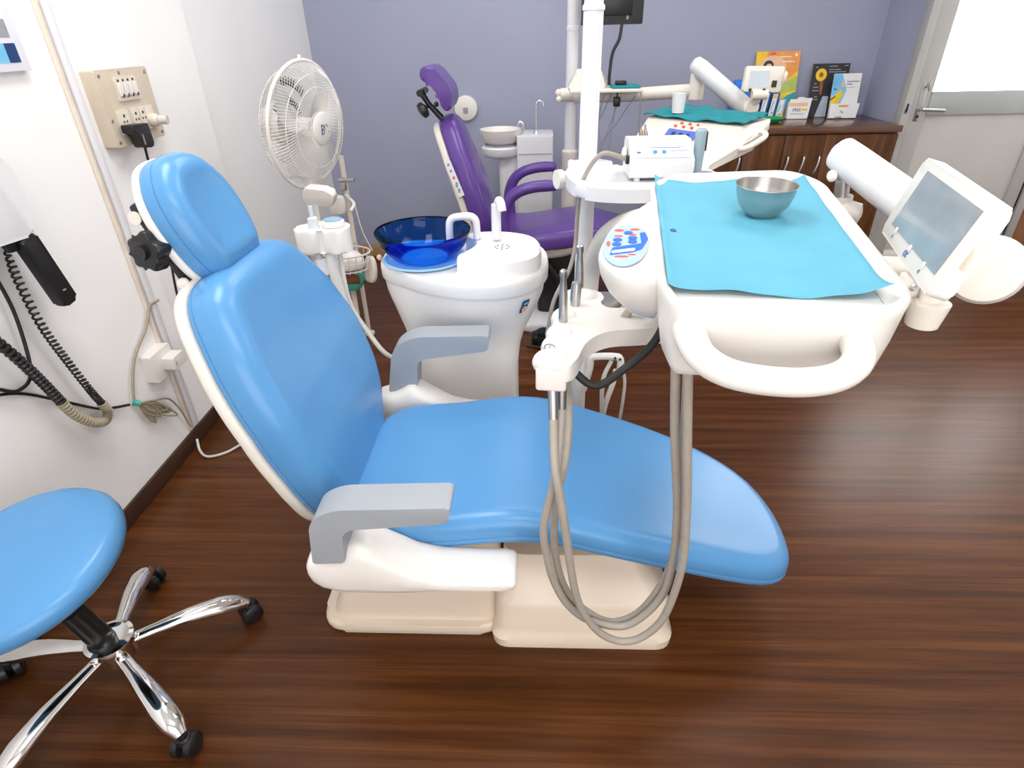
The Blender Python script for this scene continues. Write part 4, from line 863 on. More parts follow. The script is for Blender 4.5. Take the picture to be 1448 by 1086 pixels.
obj('grip', M().tube([wf(0.077, -0.052, 0.078), wf(0.082, -0.053, 0.105)], 0.015, 16), mat('pale_grey_grip', (0.62, 0.61, 0.59), 0.4), wp)
# lower socket with a white adapter
lo = thing('wall_socket', 'white surface socket box low on the white wall', 'socket', (LW, 1.86, 0.42))
obj('box', M().prism(rrect(-0.062, 0.062, -0.052, 0.052, 0.004), 0, 0.042, frame((LW, 1.865, 0.425), (0, 1, 0), (0, 0, 1), (1, 0, 0)), 0.004), WHITE, lo)
ad = thing('adapter_plug', 'white adapter plugged into the low wall socket', 'plug', (LW + 0.045, 1.89, 0.42))
af = frame((LW + 0.042, 1.885, 0.42), (0, 1, 0), (0, 0, 1), (1, 0, 0))
obj('adapter_body', M().prism(rrect(-0.03, 0.045, -0.022, 0.026, 0.005), 0, 0.045, af, 0.005), WHITE, ad)
obj('adapter_mark', M().box(af(-0.018, 0.0, 0.0455), (0.002, 0.003, 0.018)), INKG, ad)
# wall unit with a black handset at the left edge
hs = thing('wall_handset_unit', 'white wall unit at the left picture edge holding a black handset', 'handset unit', (LW, 1.43, 1.1))
obj('housing', M().prism(rounded([(-0.10, -0.075), (0.085, -0.085), (0.105, -0.06), (0.115, 0.09), (0.06, 0.13), (-0.10, 0.13)], [0.02, 0.02, 0.02, 0.03, 0.03, 0.02], 5), 0.0, 0.085, frame((LW, 1.415, 1.095), (0, 1, 0), (0, 0, 1), (1, 0, 0)), 0.014, 4), COOLW, hs)
obj('lower_cover', M().box((LW + 0.04, 1.42, 1.03), (0.075, 0.17, 0.03), 0.008), CREAM, hs)
obj('handset', M().prism(rrect(-0.026, 0.026, -0.105, 0.11, 0.012), -0.017, 0.017, frame((-1.352, 1.508, 0.908), (0.1, 0.97, 0.2), (0, -0.23, 0.97)), 0.010, 3), BLACK, hs, label='black handset grip')
obj('handset_mark', M().box((-1.333, 1.52, 0.85), (0.001, 0.012, 0.004)), INKG, hs)
obj('cord_strain_relief', M().tube([(-1.37, 1.45, 1.02), (-1.37, 1.455, 0.985)], [0.022, 0.015], 12), BLACK, hs)
base = [Vector(p) for p in ((-1.385, 1.452, 0.99), (-1.385, 1.446, 0.90), (-1.385, 1.452, 0.77), (-1.385, 1.480, 0.643), (-1.385, 1.517, 0.505), (-1.385, 1.535, 0.455))]
bs_, _ = spline(base, [1] * 6, 60)
hx = []
for i, p in enumerate(bs_):
    t = i / len(bs_); turns = 46 * (t * 0.55 + t * t * 0.45); a = 2 * pi * turns
    r_ = 0.009 if t > 0.12 else 0.004 + 0.04 * t
    hx.append(p + Vector((r_ * cos(a), r_ * sin(a), 0.15 * r_ * sin(a))))
hx2, _ = spline(hx, [1] * len(hx), 2)
obj('coiled_cord', M().tube(hx2, 0.0034, 6), BLACK, hs, label='black coiled cord')
def wrapped(path, r0, amp, n):
    P, _ = spline([Vector(p) for p in path], [1] * len(path), 40)
    return M().tube(P, [r0 + amp * sin(2 * pi * n * i / len(P)) for i in range(len(P))], 10)
obj('cord_sleeve', wrapped(((-1.385, 1.532, 0.462), (-1.385, 1.541, 0.425), (-1.385, 1.515, 0.405), (-1.385, 1.47, 0.43), (-1.385, 1.425, 0.487), (-1.385, 1.397, 0.555)), 0.0135, 0.0022, 30), TANCABLE, hs, label='tan ribbed cord sleeve')
obj('thick_cord', wrapped(((-1.385, 1.40, 0.55), (-1.385, 1.372, 0.635), (-1.385, 1.34, 0.72), (-1.385, 1.29, 0.83)), 0.0135, 0.002, 20), BLACK, hs, label='thick black cord')
one('hanging_cable', M().tube([(-1.39, 1.38, 1.0), (-1.40, 1.402, 0.94), (-1.40, 1.405, 0.82), (-1.40, 1.37, 0.67), (-1.40, 1.31, 0.645), (-1.405, 1.26, 0.68)], 0.005, 8, 8), BLACK, 'loose black cable curving down the white wall beside the coiled cord', 'cable', (LW, 1.38, 0.64))
one('hanging_cable', M().tube([(-1.41, 1.24, 0.672), (-1.412, 1.33, 0.622), (-1.412, 1.44, 0.525), (-1.412, 1.54, 0.435), (-1.41, 1.60, 0.40), (-1.405, 1.66, 0.372)], 0.0045, 8, 6), BLACK, 'thin black cable running along the white wall to the tan bundle', 'cable', (LW, 1.45, 0.37))
tb = thing('cable_bundle', 'tan cable tied in a bundle on the white wall above the skirting', 'cable', (LW, 1.75, 0.27))
obj('cable_run', M().tube([(-1.405, 1.99, 0.62), (-1.405, 1.935, 0.622), (-1.405, 1.905, 0.59), (-1.405, 1.865, 0.555), (-1.405, 1.80, 0.52), (-1.405, 1.755, 0.485), (-1.405, 1.715, 0.43), (-1.405, 1.688, 0.375)], 0.005, 8, 6), TANCABLE, tb)
lp = M()
for k in range(9):
    s_ = (k - 4) / 4; e = Vector((-1.402 + 0.004 * (k % 3), 1.78 + 0.055 * s_ + 0.02, 0.25 - 0.03 * s_ * s_ + 0.012 * (k % 2) - 0.02 * s_))
    st_ = Vector((-1.405, 1.70, 0.352)); md_ = (st_ + e) / 2; pr_ = Vector((0, (e - st_).z, -(e - st_).y)).normalized() * (0.012 + 0.003 * (k % 3))
    lp.tube([st_, md_ + pr_, e, md_ - pr_, st_ + Vector((0.004, 0, 0))], 0.0034, 6, 6)
lp.tube([(-1.405, 1.70, 0.35), (-1.40, 1.78, 0.315), (-1.40, 1.85, 0.275), (-1.402, 1.89, 0.20), (-1.403, 1.915, 0.10)], 0.0034, 6, 6)
obj('cable_loops', lp, TANCABLE, tb)
obj('cable_tie', M().tube([(-1.412, 1.688, 0.365), (-1.395, 1.698, 0.352)], 0.011, 10), GREENG, tb, label='sea-green cable tie')
one('floor_cord', M().tube([(-1.385, 1.90, 0.05), (-1.36, 1.86, 0.02), (-1.32, 1.84, 0.008), (-1.26, 1.87, 0.007), (-1.22, 1.93, 0.007)], 0.005, 8, 6), PALEHOSE, 'pale cord on the floor where the left skirting meets the backrest', 'cord', (-1.3, 1.88, 0))
nb = thing('wall_notice', 'white notice with dark pictures at the top left picture edge', 'notice', (LW, 1.74, 1.44))
nf = frame((LW, 1.72, 1.43), (0, 1, 0), (0, 0, 1), (1, 0, 0))
obj('board', M().prism(rrect(-0.10, 0.085, -0.045, 0.13, 0.002), 0.0, 0.018, nf, 0.002), mat('lilac_white_board', (0.74, 0.74, 0.82), 0.4, var=0.02), nb)
obj('picture', M().prism(rrect(0.02, 0.058, -0.025, 0.02, 0.001), 0.018, 0.0192, nf), DKBLUE, nb, label='navy picture')
obj('picture', M().prism(rrect(-0.06, 0.018, -0.025, 0.02, 0.001), 0.018, 0.0192, nf), SKYP, nb, label='pale blue picture')
obj('picture', M().prism(rrect(-0.06, 0.052, 0.034, 0.075, 0.001), 0.018, 0.0192, nf), INKG, nb, label='grey picture')

# ================================================================== purple dental chair further back
P0 = 3.22
pc = thing('dental_chair', 'purple vinyl dental chair with loop armrests in front of the lavender wall', 'dental chair', (0.1, P0, 0))
pbz = [(0.50, -0.215), (0.6, -0.235), (0.75, -0.275), (0.9, -0.325), (1.0, -0.36), (1.105, -0.40)]
def pfront(z):
    z = max(0.45, z)
    for i in range(len(pbz) - 1):
        if z <= pbz[i + 1][0] or i == len(pbz) - 2:
            a, b = pbz[i], pbz[i + 1]; return a[1] + (b[1] - a[1]) * (z - a[0]) / (b[0] - a[0])
phw = [(0.485, 0.12), (0.50, 0.17), (0.56, 0.2), (0.65, 0.22), (0.8, 0.215), (0.92, 0.185), (1.02, 0.14), (1.08, 0.10), (1.108, 0.04)]
po = smooth2d([(-w_, z_) for z_, w_ in phw] + [(w_, z_) for z_, w_ in phw[::-1]], 3)
def pmap(th, sh=0.0):
    def f(a, b, h):
        k = h - th + sh; return Vector((pfront(b) + 0.94 * k, P0 + a, b + 0.34 * k))
    return f
obj('backrest_cushion', M().pillow(po, pmap(0.10), 0.10, 0.045, 0.012, 12, 0.02), PURPLE, pc)
bsh = obj('backrest_shell', M().pillow([(a * 0.93, 0.78 + (b - 0.78) * 0.97) for a, b in po], pmap(0.04, -0.095), 0.04, 0.012, 0, 8, 0.015), CREAM, pc, label='cream rear shell')
lf = frame((-0.408, P0 - 0.222, 0.83), (0.34, 0, -0.94), (0.94, 0, 0.34), (0, -1, 0))
obj('shell_label', M().prism(rrect(-0.09, 0.09, -0.016, 0.016, 0.002), 0, 0.003, lf), PAPER, bsh, label='small white label with print')
for u_, l_ in ((-0.07, 0.012), (-0.04, 0.012), (0.03, 0.025), (0.06, 0.02)):
    obj('label_print', M().box(lf(u_, 0, 0.0035), (0.011, 0.002, l_)), INKG, bsh)
obj('label_print', M().box(lf(-0.005, 0, 0.0035), (0.010, 0.002, 0.014)), RED, bsh)
# headrest: curled pad seen from its side
pp = [(-0.552, 1.283), (-0.535, 1.312), (-0.490, 1.312), (-0.445, 1.268), (-0.412, 1.222), (-0.404, 1.178), (-0.414, 1.136), (-0.436, 1.123), (-0.458, 1.140), (-0.472, 1.190), (-0.508, 1.236), (-0.541, 1.256)]
obj('headrest_cushion', M().prism(smooth2d(pp, 4), P0 - 0.13, P0 + 0.13, lambda a, b, c: Vector((a, c, b)), 0.012, 3), PURPLE, pc)
obj('headrest_plate', M().box((-0.47, P0, 1.165), (0.02, 0.14, 0.10), 0.005, Matrix.Rotation(radians(-32), 3, 'Y')), FANW, pc)
obj('headrest_bracket', M().tube([(-0.565, P0 - 0.06, 1.205), (-0.53, P0 - 0.06, 1.15), (-0.47, P0 - 0.06, 1.085)], [0.016, 0.013, 0.016], 12).tube([(-0.565, P0 - 0.09, 1.20), (-0.565, P0 + 0.09, 1.20)], 0.016, 12).tube([(-0.52, P0 - 0.06, 1.15), (-0.555, P0 - 0.06, 1.13)], 0.01, 10)
    .ball((-0.49, P0 - 0.08, 1.15), 0.012), BLACK, pc, label='black hinge bracket')
obj('headrest_knob', M().lathe([(0.018, -0.022), (0.036, -0.014), (0.038, 0.0), (0.034, 0.012), (0.015, 0.018)], axis_frame((-0.557, P0 - 0.09, 1.125), (-0.75, -0.3, -0.5)), 24), BLACK, pc, label='black round knob')
obj('headrest_stem', M().tube([(-0.475, P0, 1.09), (-0.445, P0, 1.03), (-0.43, P0, 0.99)], 0.018, 14), STEEL, pc)
pn_ = [(-0.25, P0 - 0.24), (-0.1, P0 - 0.26), (0.1, P0 - 0.26), (0.3, P0 - 0.25), (0.5, P0 - 0.225), (0.62, P0 - 0.16), (0.66, P0), (0.62, P0 + 0.16), (0.5, P0 + 0.21), (0.3, P0 + 0.23), (0.1, P0 + 0.24), (-0.1, P0 + 0.24), (-0.25, P0 + 0.22), (-0.28, P0)]
def pst(x): return 0.545 + 0.035 * max(0, min(1, (x + 0.05) / 0.25)) - 0.25 * max(0, x - 0.3)
obj('seat_cushion', M().pillow(smooth2d(pn_, 4), lambda a, b, h: Vector((a, b, pst(a) - 0.09 + h)), 0.09, 0.035, 0.01, 12, 0.02), PURPLE, pc)
for s_ in (-1, 1):
    y_ = P0 + s_ * 0.235
    ar = [(-0.165, y_, 0.50), (-0.172, y_, 0.58), (-0.165, y_, 0.655), (-0.135, y_, 0.715), (-0.085, y_, 0.75), (-0.02, y_, 0.768), (0.04, y_, 0.773), (0.085, y_, 0.772), (0.095, y_, 0.772)]
    ar = [(a + (0.01 if s_ > 0 else 0), b, c + 0.02 * (c > 0.55)) for a, b, c in ar]
    obj('armrest', M().tube(ar, [0.038, 0.036, 0.034, 0.032, 0.031, 0.031, 0.031, 0.027, 0.014], 14, 4, flat=(1.1, 0.9)), PURPLE, pc)
obj('seat_underside', M().lathe([(0.07, 0.385), (0.14, 0.40), (0.18, 0.435), (0.19, 0.46)], lambda a, b, c: (0.04 + a * 1.2, P0 - 0.02 + b, c), 36), CREAM, pc)
obj('pedestal', M().prism(rrect(0.0, 0.22, P0 - 0.06, P0 + 0.1, 0.05), 0.02, 0.40, None, 0.01).tube([(0.16, P0 - 0.1, 0.06), (0.12, P0 - 0.1, 0.25), (0.02, P0 - 0.1, 0.40)], 0.02, 10), BLACK, pc, label='black lift pedestal')
obj('base_plate', M().prism(rrect(-0.12, 0.62, P0 - 0.24, P0 + 0.24, 0.08), 0.0, 0.045, None, 0.012), COOLW, pc)
ps = one('foot_pedal', M().prism(rrect(-0.03, 0.15, P0 - 0.40, P0 - 0.30, 0.03), 0.0, 0.05, None, 0.015).prism(rrect(0.0, 0.12, P0 - 0.395, P0 - 0.33, 0.02), 0.05, 0.075, None, 0.01), BLACK, 'black foot pedal under the purple seat', 'foot pedal', (0.06, P0 - 0.35, 0))
one('pedal_cable', M().tube([(0.11, P0 - 0.275, 0.02), (0.16, P0 - 0.27, 0.012), (0.20, P0 - 0.32, 0.01), (0.17, P0 - 0.43, 0.01), (0.10, P0 - 0.47, 0.01), (0.03, P0 - 0.45, 0.01), (-0.06, P0 - 0.42, 0.01)], 0.006, 8, 6), BLACK, 'black cable curling beside the foot pedal', 'cable', (0.1, P0 - 0.38, 0))

# second cuspidor by the back wall
c2 = thing('cuspidor', 'plain white cuspidor cabinet with a white round bowl by the lavender wall', 'cuspidor', (-0.08, 3.9, 0))
obj('cabinet', M().prism(rrect(-0.125, 0.095, 3.78, 4.05, 0.02), 0.0, 0.905, None, 0.008), COOLW, c2)
obj('cabinet_seam', M().box((-0.015, 3.779, 0.805), (0.20, 0.003, 0.004)), INKG, c2)
obj('column', M().prism(rrect(-0.24, -0.10, 3.83, 4.04, 0.05), 0.0, 0.80, None, 0.01), COOLW, c2)
obj('bowl_support', M().lathe([(0.05, 0.77), (0.105, 0.785), (0.118, 0.80), (0.12, 0.835), (0.11, 0.845)], lambda a, b, c: (-0.225 + a, 3.87 + b, c), 40), COOLW, c2)
obj('bowl', M().lathe([(0.001, 0.86), (0.06, 0.852), (0.085, 0.855), (0.112, 0.88), (0.124, 0.93), (0.126, 0.938), (0.122, 0.938), (0.108, 0.90), (0.08, 0.872), (0.001, 0.866)], lambda a, b, c: (-0.225 + a, 3.87 + b, c), 48), WHITE, c2)
obj('bowl_gap', M().lathe([(0.09, 0.843), (0.098, 0.845), (0.098, 0.853), (0.085, 0.855)], lambda a, b, c: (-0.225 + a, 3.87 + b, c), 36), INKG, c2)
obj('rinse_spout', M().tube([(-0.085, 3.86, 0.905), (-0.085, 3.86, 0.955), (-0.092, 3.86, 0.972), (-0.11, 3.86, 0.975), (-0.12, 3.86, 0.955)], 0.007, 12, 4), CHROME, c2, label='short chrome spout')
obj('swan_tap', M().tube([(-0.008, 3.88, 0.905), (-0.008, 3.88, 1.05), (-0.004, 3.88, 1.075), (0.012, 3.88, 1.088), (0.030, 3.88, 1.078), (0.035, 3.88, 1.06)], 0.006, 12, 5).lathe([(0.016, 0.905), (0.012, 0.925), (0.006, 0.93)], lambda a, b, c: (-0.008 + a, 3.88 + b, c), 18), CHROME, c2, label='tall chrome swan-neck tap')
wd_ = thing('wall_dispenser', 'round white disc fitting on the lavender wall right of the purple headrest', 'wall fitting', (-0.50, BW, 1.02))
obj('disc', M().lathe([(0.075, 0.0), (0.078, 0.01), (0.075, 0.03), (0.06, 0.036), (0.001, 0.037)], frame((-0.475, BW, 1.012), (1, 0, 0), (0, 0, 1), (0, -1, 0)), 40), WHITE, wd_)
obj('dark_centre', M().prism(rrect(-0.018, 0.015, -0.025, 0.012, 0.008), 0.037, 0.040, frame((-0.475, BW, 1.005), (1, 0, 0), (0, 0, 1), (0, -1, 0))), INKG, wd_, label='dark grey centre')

# ================================================================== second unit: pole, arm, monitor, console
QX, QY = 0.1835, 3.558
q = thing('unit_pole', 'slim white pole of the rear unit carrying the long horizontal arm', 'pole', (QX, QY, 0))
def qf(a, b, c): return (QX + a, QY + b, c)
obj('pole_tube', M().lathe([(0.032, 0.865), (0.032, 2.3)], qf, 28), COOLW, q)
obj('lower_sleeve', M().lathe([(0.043, 0.0), (0.043, 0.837), (0.0455, 0.842), (0.0455, 0.857), (0.035, 0.867)], qf, 28), CREAM, q)
obj('pole_collar', M().lathe([(0.031, 1.44), (0.035, 1.442), (0.035, 1.46), (0.031, 1.462)], qf, 28), COOLW, q)
obj('joint', M().tube([(QX - 0.06, QY - 0.03, 1.146), (QX + 0.06, QY - 0.03, 1.146)], 0.033, 20).ball((QX - 0.07, QY - 0.035, 1.156), 0.02).ball((QX - 0.068, QY - 0.05, 1.126), 0.017), CREAM, q)
obj('horizontal_arm', M().tube([(QX + 0.02, QY - 0.04, 1.137), (0.45, 3.43, 1.146), (0.78, 3.36, 1.168), (0.80, 3.355, 1.17)], 0.032, 20), CREAM, q)
obj('arm_riser', M().tube([(0.80, 3.35, 1.13), (0.80, 3.35, 1.24), (0.80, 3.35, 1.265)], [0.038, 0.036, 0.02], 20), CREAM, q)
obj('arm_shelf', M().box((0.34, 3.36, 1.182), (0.36, 0.22, 0.016), 0.006), CREAM, q)
obj('spring_arm', M().tube([(0.755, 3.30, 1.298), (0.765, 3.295, 1.291), (0.79, 3.28, 1.272), (1.0, 3.20, 1.110), (1.015, 3.195, 1.098)], [0.02, 0.036, 0.041, 0.042, 0.03], 22), COOLW, q, label='white slanted spring arm')
obj('arm_joint', M().ball((0.79, 3.32, 1.27), (0.025, 0.02, 0.035)), BLACK, q)
obj('end_joint', M().lathe([(0.03, -0.03), (0.04, -0.02), (0.04, 0.02), (0.03, 0.03)], axis_frame((1.02, 3.17, 1.105), (0.2, -1, 0.2)), 24), CREAM, q)
tvm = thing('monitor', 'black monitor seen from behind at the top of the slim rear pole', 'monitor', (0.36, 3.47, 1.46))
obj('casing', M().prism(rrect(0.215, 0.515, 1.462, 1.66, 0.008), 0, 0.05, lambda a, b, c: Vector((a, 3.42 + c, b)), 0.006), BLACK, tvm)
obj('back_bulge', M().box((0.36, 3.412, 1.56), (0.2, 0.02, 0.12), 0.006), BLACK, tvm)
obj('badge', M().box((0.44, 3.418, 1.494), (0.012, 0.004, 0.022), 0.001), INKG, tvm, label='small grey sticker')
obj('power_cord', M().tube([(0.415, 3.42, 1.462), (0.405, 3.41, 1.40), (0.375, 3.40, 1.34), (0.365, 3.39, 1.25), (0.365, 3.38, 1.20)], 0.008, 10, 6), BLACK, tvm)
cb = thing('cream_transformer', 'cream sloping box on the rear arm shelf behind the white pole', 'box', (0.28, 3.36, 1.19))
obj('casing', M().prism(rounded([(0.15, 1.19), (0.345, 1.19), (0.315, 1.275), (0.20, 1.275)], 0.012, 4), 3.32, 3.42, lambda a, b, c: Vector((a, c, b)), 0.008), CREAM, cb)
obj('vent_strip', M().box((0.338, 3.318, 1.225), (0.006, 0.004, 0.05), 0.001, Matrix.Rotation(radians(-19), 3, 'Y')), INKG, cb)
tp = thing('teal_pad', 'flat dark teal pad on the rear arm shelf', 'pad', (0.43, 3.34, 1.19))
obj('pad', M().box((0.44, 3.34, 1.197), (0.14, 0.14, 0.012), 0.004), TEAL, tp)
one('black_remote', M().box((0.415, 3.32, 1.213), (0.055, 0.04, 0.02), 0.005), BLACK, 'small black box lying on the dark teal pad', 'box', (0.415, 3.32, 1.203))
for pts in (((0.38, 3.36, 1.172), (0.33, 3.38, 1.05), (0.27, 3.40, 0.95), (0.24, 3.42, 0.80)), ((0.41, 3.36, 1.11), (0.37, 3.38, 0.98), (0.33, 3.40, 0.86), (0.28, 3.42, 0.70)), ((0.40, 3.365, 1.11), (0.39, 3.39, 0.95), (0.37, 3.41, 0.8), (0.36, 3.43, 0.66)),
            ((0.50, 3.37, 1.15), (0.42, 3.40, 1.02), (0.32, 3.42, 0.88), (0.26, 3.44, 0.7)), ((0.34, 3.36, 1.16), (0.32, 3.375, 1.05), (0.33, 3.39, 0.95), (0.38, 3.40, 0.75))):
    one('hanging_wire', M().tube(pts, 0.0028, 6, 6), INKG, 'thin grey wire of the tangle hanging under the rear arm shelf', 'wire', pts[0], 'thin wires under the rear arm shelf')
one('hanging_plug_block', M().box((0.405, 3.35, 1.125), (0.034, 0.034, 0.045), 0.006).tube([(0.405, 3.35, 1.145), (0.405, 3.35, 1.172)], 0.004, 8), BLACK, 'small black plug block hanging under the rear arm shelf', 'plug', (0.405, 3.35, 1.17))
one('drop_cord', M().tube([(0.52, 3.33, 1.17), (0.522, 3.33, 1.05), (0.515, 3.33, 0.90), (0.50, 3.33, 0.7)], 0.0035, 8, 5), HSTEEL, 'single grey cord dropping from the end of the rear arm shelf', 'cord', (0.52, 3.33, 1.17))
# rear console: wedge body rotated towards the camera
k2 = thing('instrument_console', 'cream rear instrument console with sloping fascia and teal cloth on top', 'dental unit', (0.78, 2.95, 0.97))
A_, B_, C_, D_ = Vector((0.515, 3.03, 1.09)), Vector((0.845, 2.69, 1.085)), Vector((1.03, 2.87, 1.09)), Vector((0.70, 3.25, 1.095))
E_, F_, G_, H_ = Vector((0.385, 2.72, 0.985)), Vector((0.63, 2.33, 0.975)), Vector((0.95, 2.80, 0.975)), Vector((0.65, 3.2, 0.98))
lowr = [E_, F_, G_, H_]; midr = [Vector((0.395, 2.75, 1.005)), Vector((0.64, 2.35, 0.995)), C_ + Vector((-0.0, 0, -0.04)), D_ + Vector((0, 0, -0.04))]; topr = [A_, B_, C_, D_]
def rr3(ps, r=0.02, k=4):
    o = []; n = len(ps)
    for i in range(n):
        p = ps[i]; a = (ps[i - 1] - p).normalized() * r; b = (ps[(i + 1) % n] - p).normalized() * r
        for j in range(k + 1):
            t = j / k; o.append((p + a) * (1 - t) ** 2 + p * 2 * t * (1 - t) + (p + b) * t * t)
    return o
obj('housing', M().loft([rr3(lowr), rr3(midr), rr3(topr, 0.015)]), CREAM, k2)
def fas(u, v, w=0):      # u along the fascia, v up the slope
    lo_ = midr[0].lerp(midr[1], u); hi_ = topr[0].lerp(topr[1], u); n_ = (midr[1] - midr[0]).cross(topr[0] - midr[0]).normalized()
    if n_.z < 0: n_ = -n_
    return lo_.lerp(hi_, v) + n_ * w
def fplate(u0, u1, v0, v1, h0, h1): return M().add([fas(u, v, h) for h in (h0, h1) for u, v in ((u0, v0), (u1, v0), (u1, v1), (u0, v1))], [(0, 1, 2, 3), (4, 5, 6, 7), (0, 1, 5, 4), (1, 2, 6, 5), (2, 3, 7, 6), (3, 0, 4, 7)])
kp = obj('keypad', fplate(0.33, 0.66, 0.36, 0.70, 0.001, 0.004), mat('violet_blue_label', (0.09, 0.16, 0.55), 0.4, var=0.04), k2, label='blue keypad strip')
for u in (0.40, 0.48, 0.56): obj('key', fplate(u, u + 0.03, 0.48, 0.60, 0.004, 0.007), INK, kp)
rdm = M()
for i in range(11):
    rdm.ball(fas(0.37 + 0.045 * (i % 6) + 0.01 * (i // 6), 0.80 + 0.10 * (i % 2) + 0.0 * i, 0.003), 0.006, 8)
obj('red_marks', rdm, RED, k2, label='scattered red dots')
obj('drain_recess', fplate(0.03, 0.30, 0.06, 0.30, 0.001, 0.003), BEIGEL, k2)
obj('handle', M().tube([(0.80, 2.62, 1.012), (0.825, 2.59, 1.014), (0.86, 2.60, 1.019), (0.93, 2.66, 1.040), (0.955, 2.70, 1.052), (0.945, 2.73, 1.058)], 0.012, 12, 5), CREAM, k2)
cv, cf = [], []
T1, T2, T3, T4 = A_ + Vector((-0.02, 0.0, 0.004)), B_ + Vector((0.01, -0.01, 0.004)), C_ + Vector((-0.02, 0.0, 0.006)), D_ + Vector((0, 0.0, 0.01))
for j in range(21):
    for i in range(25):
        p = T1.lerp(T2, i / 24).lerp(T4.lerp(T3, i / 24), j / 20)
        p.z += 0.010 + 0.006 * sin(i * 0.9) * sin(j * 0.7 + 1) + 0.004 * sin(i * 0.4 + j * 0.9)
        if i == 0 or j == 0: p.z -= 0.006
        cv.append(tuple(p))
for j in range(20):
    for i in range(24): a = j * 25 + i; cf.append((a, a + 1, a + 26, a + 25))
cloth('folded_cloth', cv, cf, TEAL, 'dark teal cloth spread over the rear console', 'cloth', (0.78, 2.95, 1.10), 0.004)
cup = thing('paper_cup', 'white paper cup standing on the teal cloth', 'cup', (0.64, 2.98, 1.112))
obj('cup_wall', M().lathe([(0.025, 0), (0.026, 0.0), (0.032, 0.078), (0.033, 0.08), (0.031, 0.08), (0.0245, 0.003), (0.001, 0.003)], lambda a, b, c: (0.64 + a, 2.98 + b, 1.110 + c), 32), PAPER, cup)
for dx, lab, mt_ in ((0, 'short brass-coloured handpiece standing in the rear console recess', mat('brassy_steel', (0.5, 0.42, 0.28), 0.3, 1.0, var=0.03)), (0.020, 'short steel handpiece just right of the brass-coloured one', HSTEEL)):
    h2 = thing('handpiece', lab, 'dental handpiece', (0.452 + dx, 2.77, 1.02), 'handpieces in the rear console')
    obj('grip', M().tube([(0.452 + dx, 2.77, 1.015), (0.448 + dx, 2.77, 1.055), (0.444 + dx, 2.77, 1.073)], [0.008, 0.009, 0.006], 12), mt_, h2)
    obj('nozzle', M().tube([(0.445 + dx, 2.77, 1.071), (0.443 + dx, 2.77, 1.09)], 0.004, 8), HSTEEL, h2)
f2 = thing('film_viewer', 'small white viewer screen above the teal cloth in front of the orange poster', 'screen', (1.02, 3.1, 1.12))
ff2 = frame((0.957, 3.10, 1.182), (1, 0.02, -0.03), (0.06, 0.12, 1))
obj('housing', M().prism(rrect(-0.002, 0.172, 0.0, 0.105, 0.01), -0.03, 0.0, ff2, 0.004), CREAM, f2)
obj('display', M().prism(rrect(0.018, 0.108, 0.015, 0.085, 0.002), 0.0003, 0.0015, ff2), mat('pale_blue_display', (0.58, 0.64, 0.70), 0.2, var=0.04), f2, label='pale blue display')
obj('switch', M().prism(rrect(0.125, 0.147, 0.018, 0.046, 0.003), 0.0, 0.004, ff2), INK, f2, label='black rocker switch')
obj('clip', M().box(ff2(0.03, 0.006, 0.002), (0.012, 0.004, 0.012)).box(ff2(0.095, 0.006, 0.002), (0.012, 0.004, 0.012)), INK, f2)
obj('bracket', M().tube([(1.035, 3.12, 1.18), (1.035, 3.15, 1.14), (1.033, 3.17, 1.12)], 0.024, 16).tube([(1.0, 3.10, 1.165), (1.07, 3.10, 1.165)], 0.02, 14), CREAM, f2)
obj('side_knob', M().lathe([(0.02, 0), (0.03, 0.006), (0.02, 0.015)], axis_frame((1.13, 3.1, 1.235), (1, -0.4, 0)), 20), CREAM, f2)

# ================================================================== walnut cabinet and what stands on it
cab = thing('cabinet', 'walnut sideboard cabinet against the lavender wall beside the door', 'cabinet', (1.55, 4.06, 0))
CT, CF = 0.925, 3.80
obj('carcass', zbox(1.0, 2.12, CF + 0.03, 4.315, 0.06, CT - 0.035, 0.002), WALNUT, cab)
obj('top', zbox(0.985, 2.125, CF - 0.005, 4.318, CT - 0.035, CT, 0.003), WALNUTT, cab, label='lighter brown glossy top')
obj('plinth', zbox(1.02, 2.11, CF + 0.06, 4.30, 0.0, 0.06, 0.002), BLACK, cab)
dxs = [(1.003, 1.23), (1.234, 1.465), (1.469, 1.70), (1.704, 2.117)]
for i, (a, b) in enumerate(dxs):
    d_ = obj('door', zbox(a, b, CF + 0.008, CF + 0.03, 0.07, CT - 0.045, 0.002), WALNUT, cab)
    hx_ = [1.20, 1.485, 1.578, 1.668][i]
    if i == 2:
        d_['label'] = 'walnut door'
    hz = 0.715
    obj('handle', M().tube([(hx_ + 0.012, CF + 0.01, hz + 0.05), (hx_ + 0.010, CF - 0.022, hz + 0.045), (hx_ + 0.004, CF - 0.028, hz), (hx_ - 0.008, CF - 0.022, hz - 0.05), (hx_ - 0.012, CF + 0.01, hz - 0.056)], 0.0065, 10, 4), STEEL, d_, label='bowed metal handle')
def lean(x0, y0, w_, h_, tilt, roll=0.0, yaw=0.0):
    """frame of a leaning card: origin bottom left, u right, v up, w towards the room"""
    u = Vector((cos(yaw), sin(yaw), 0)); v = Vector((sin(tilt) * -sin(yaw), sin(tilt) * cos(yaw), cos(tilt)))
    return frame((x0, y0, CT + 0.001), u, v)
def rect(fr, x0, x1, y0, y1, h0, h1): return M().prism([(x0, y0), (x1, y0), (x1, y1), (x0, y1)], h0, h1, fr)
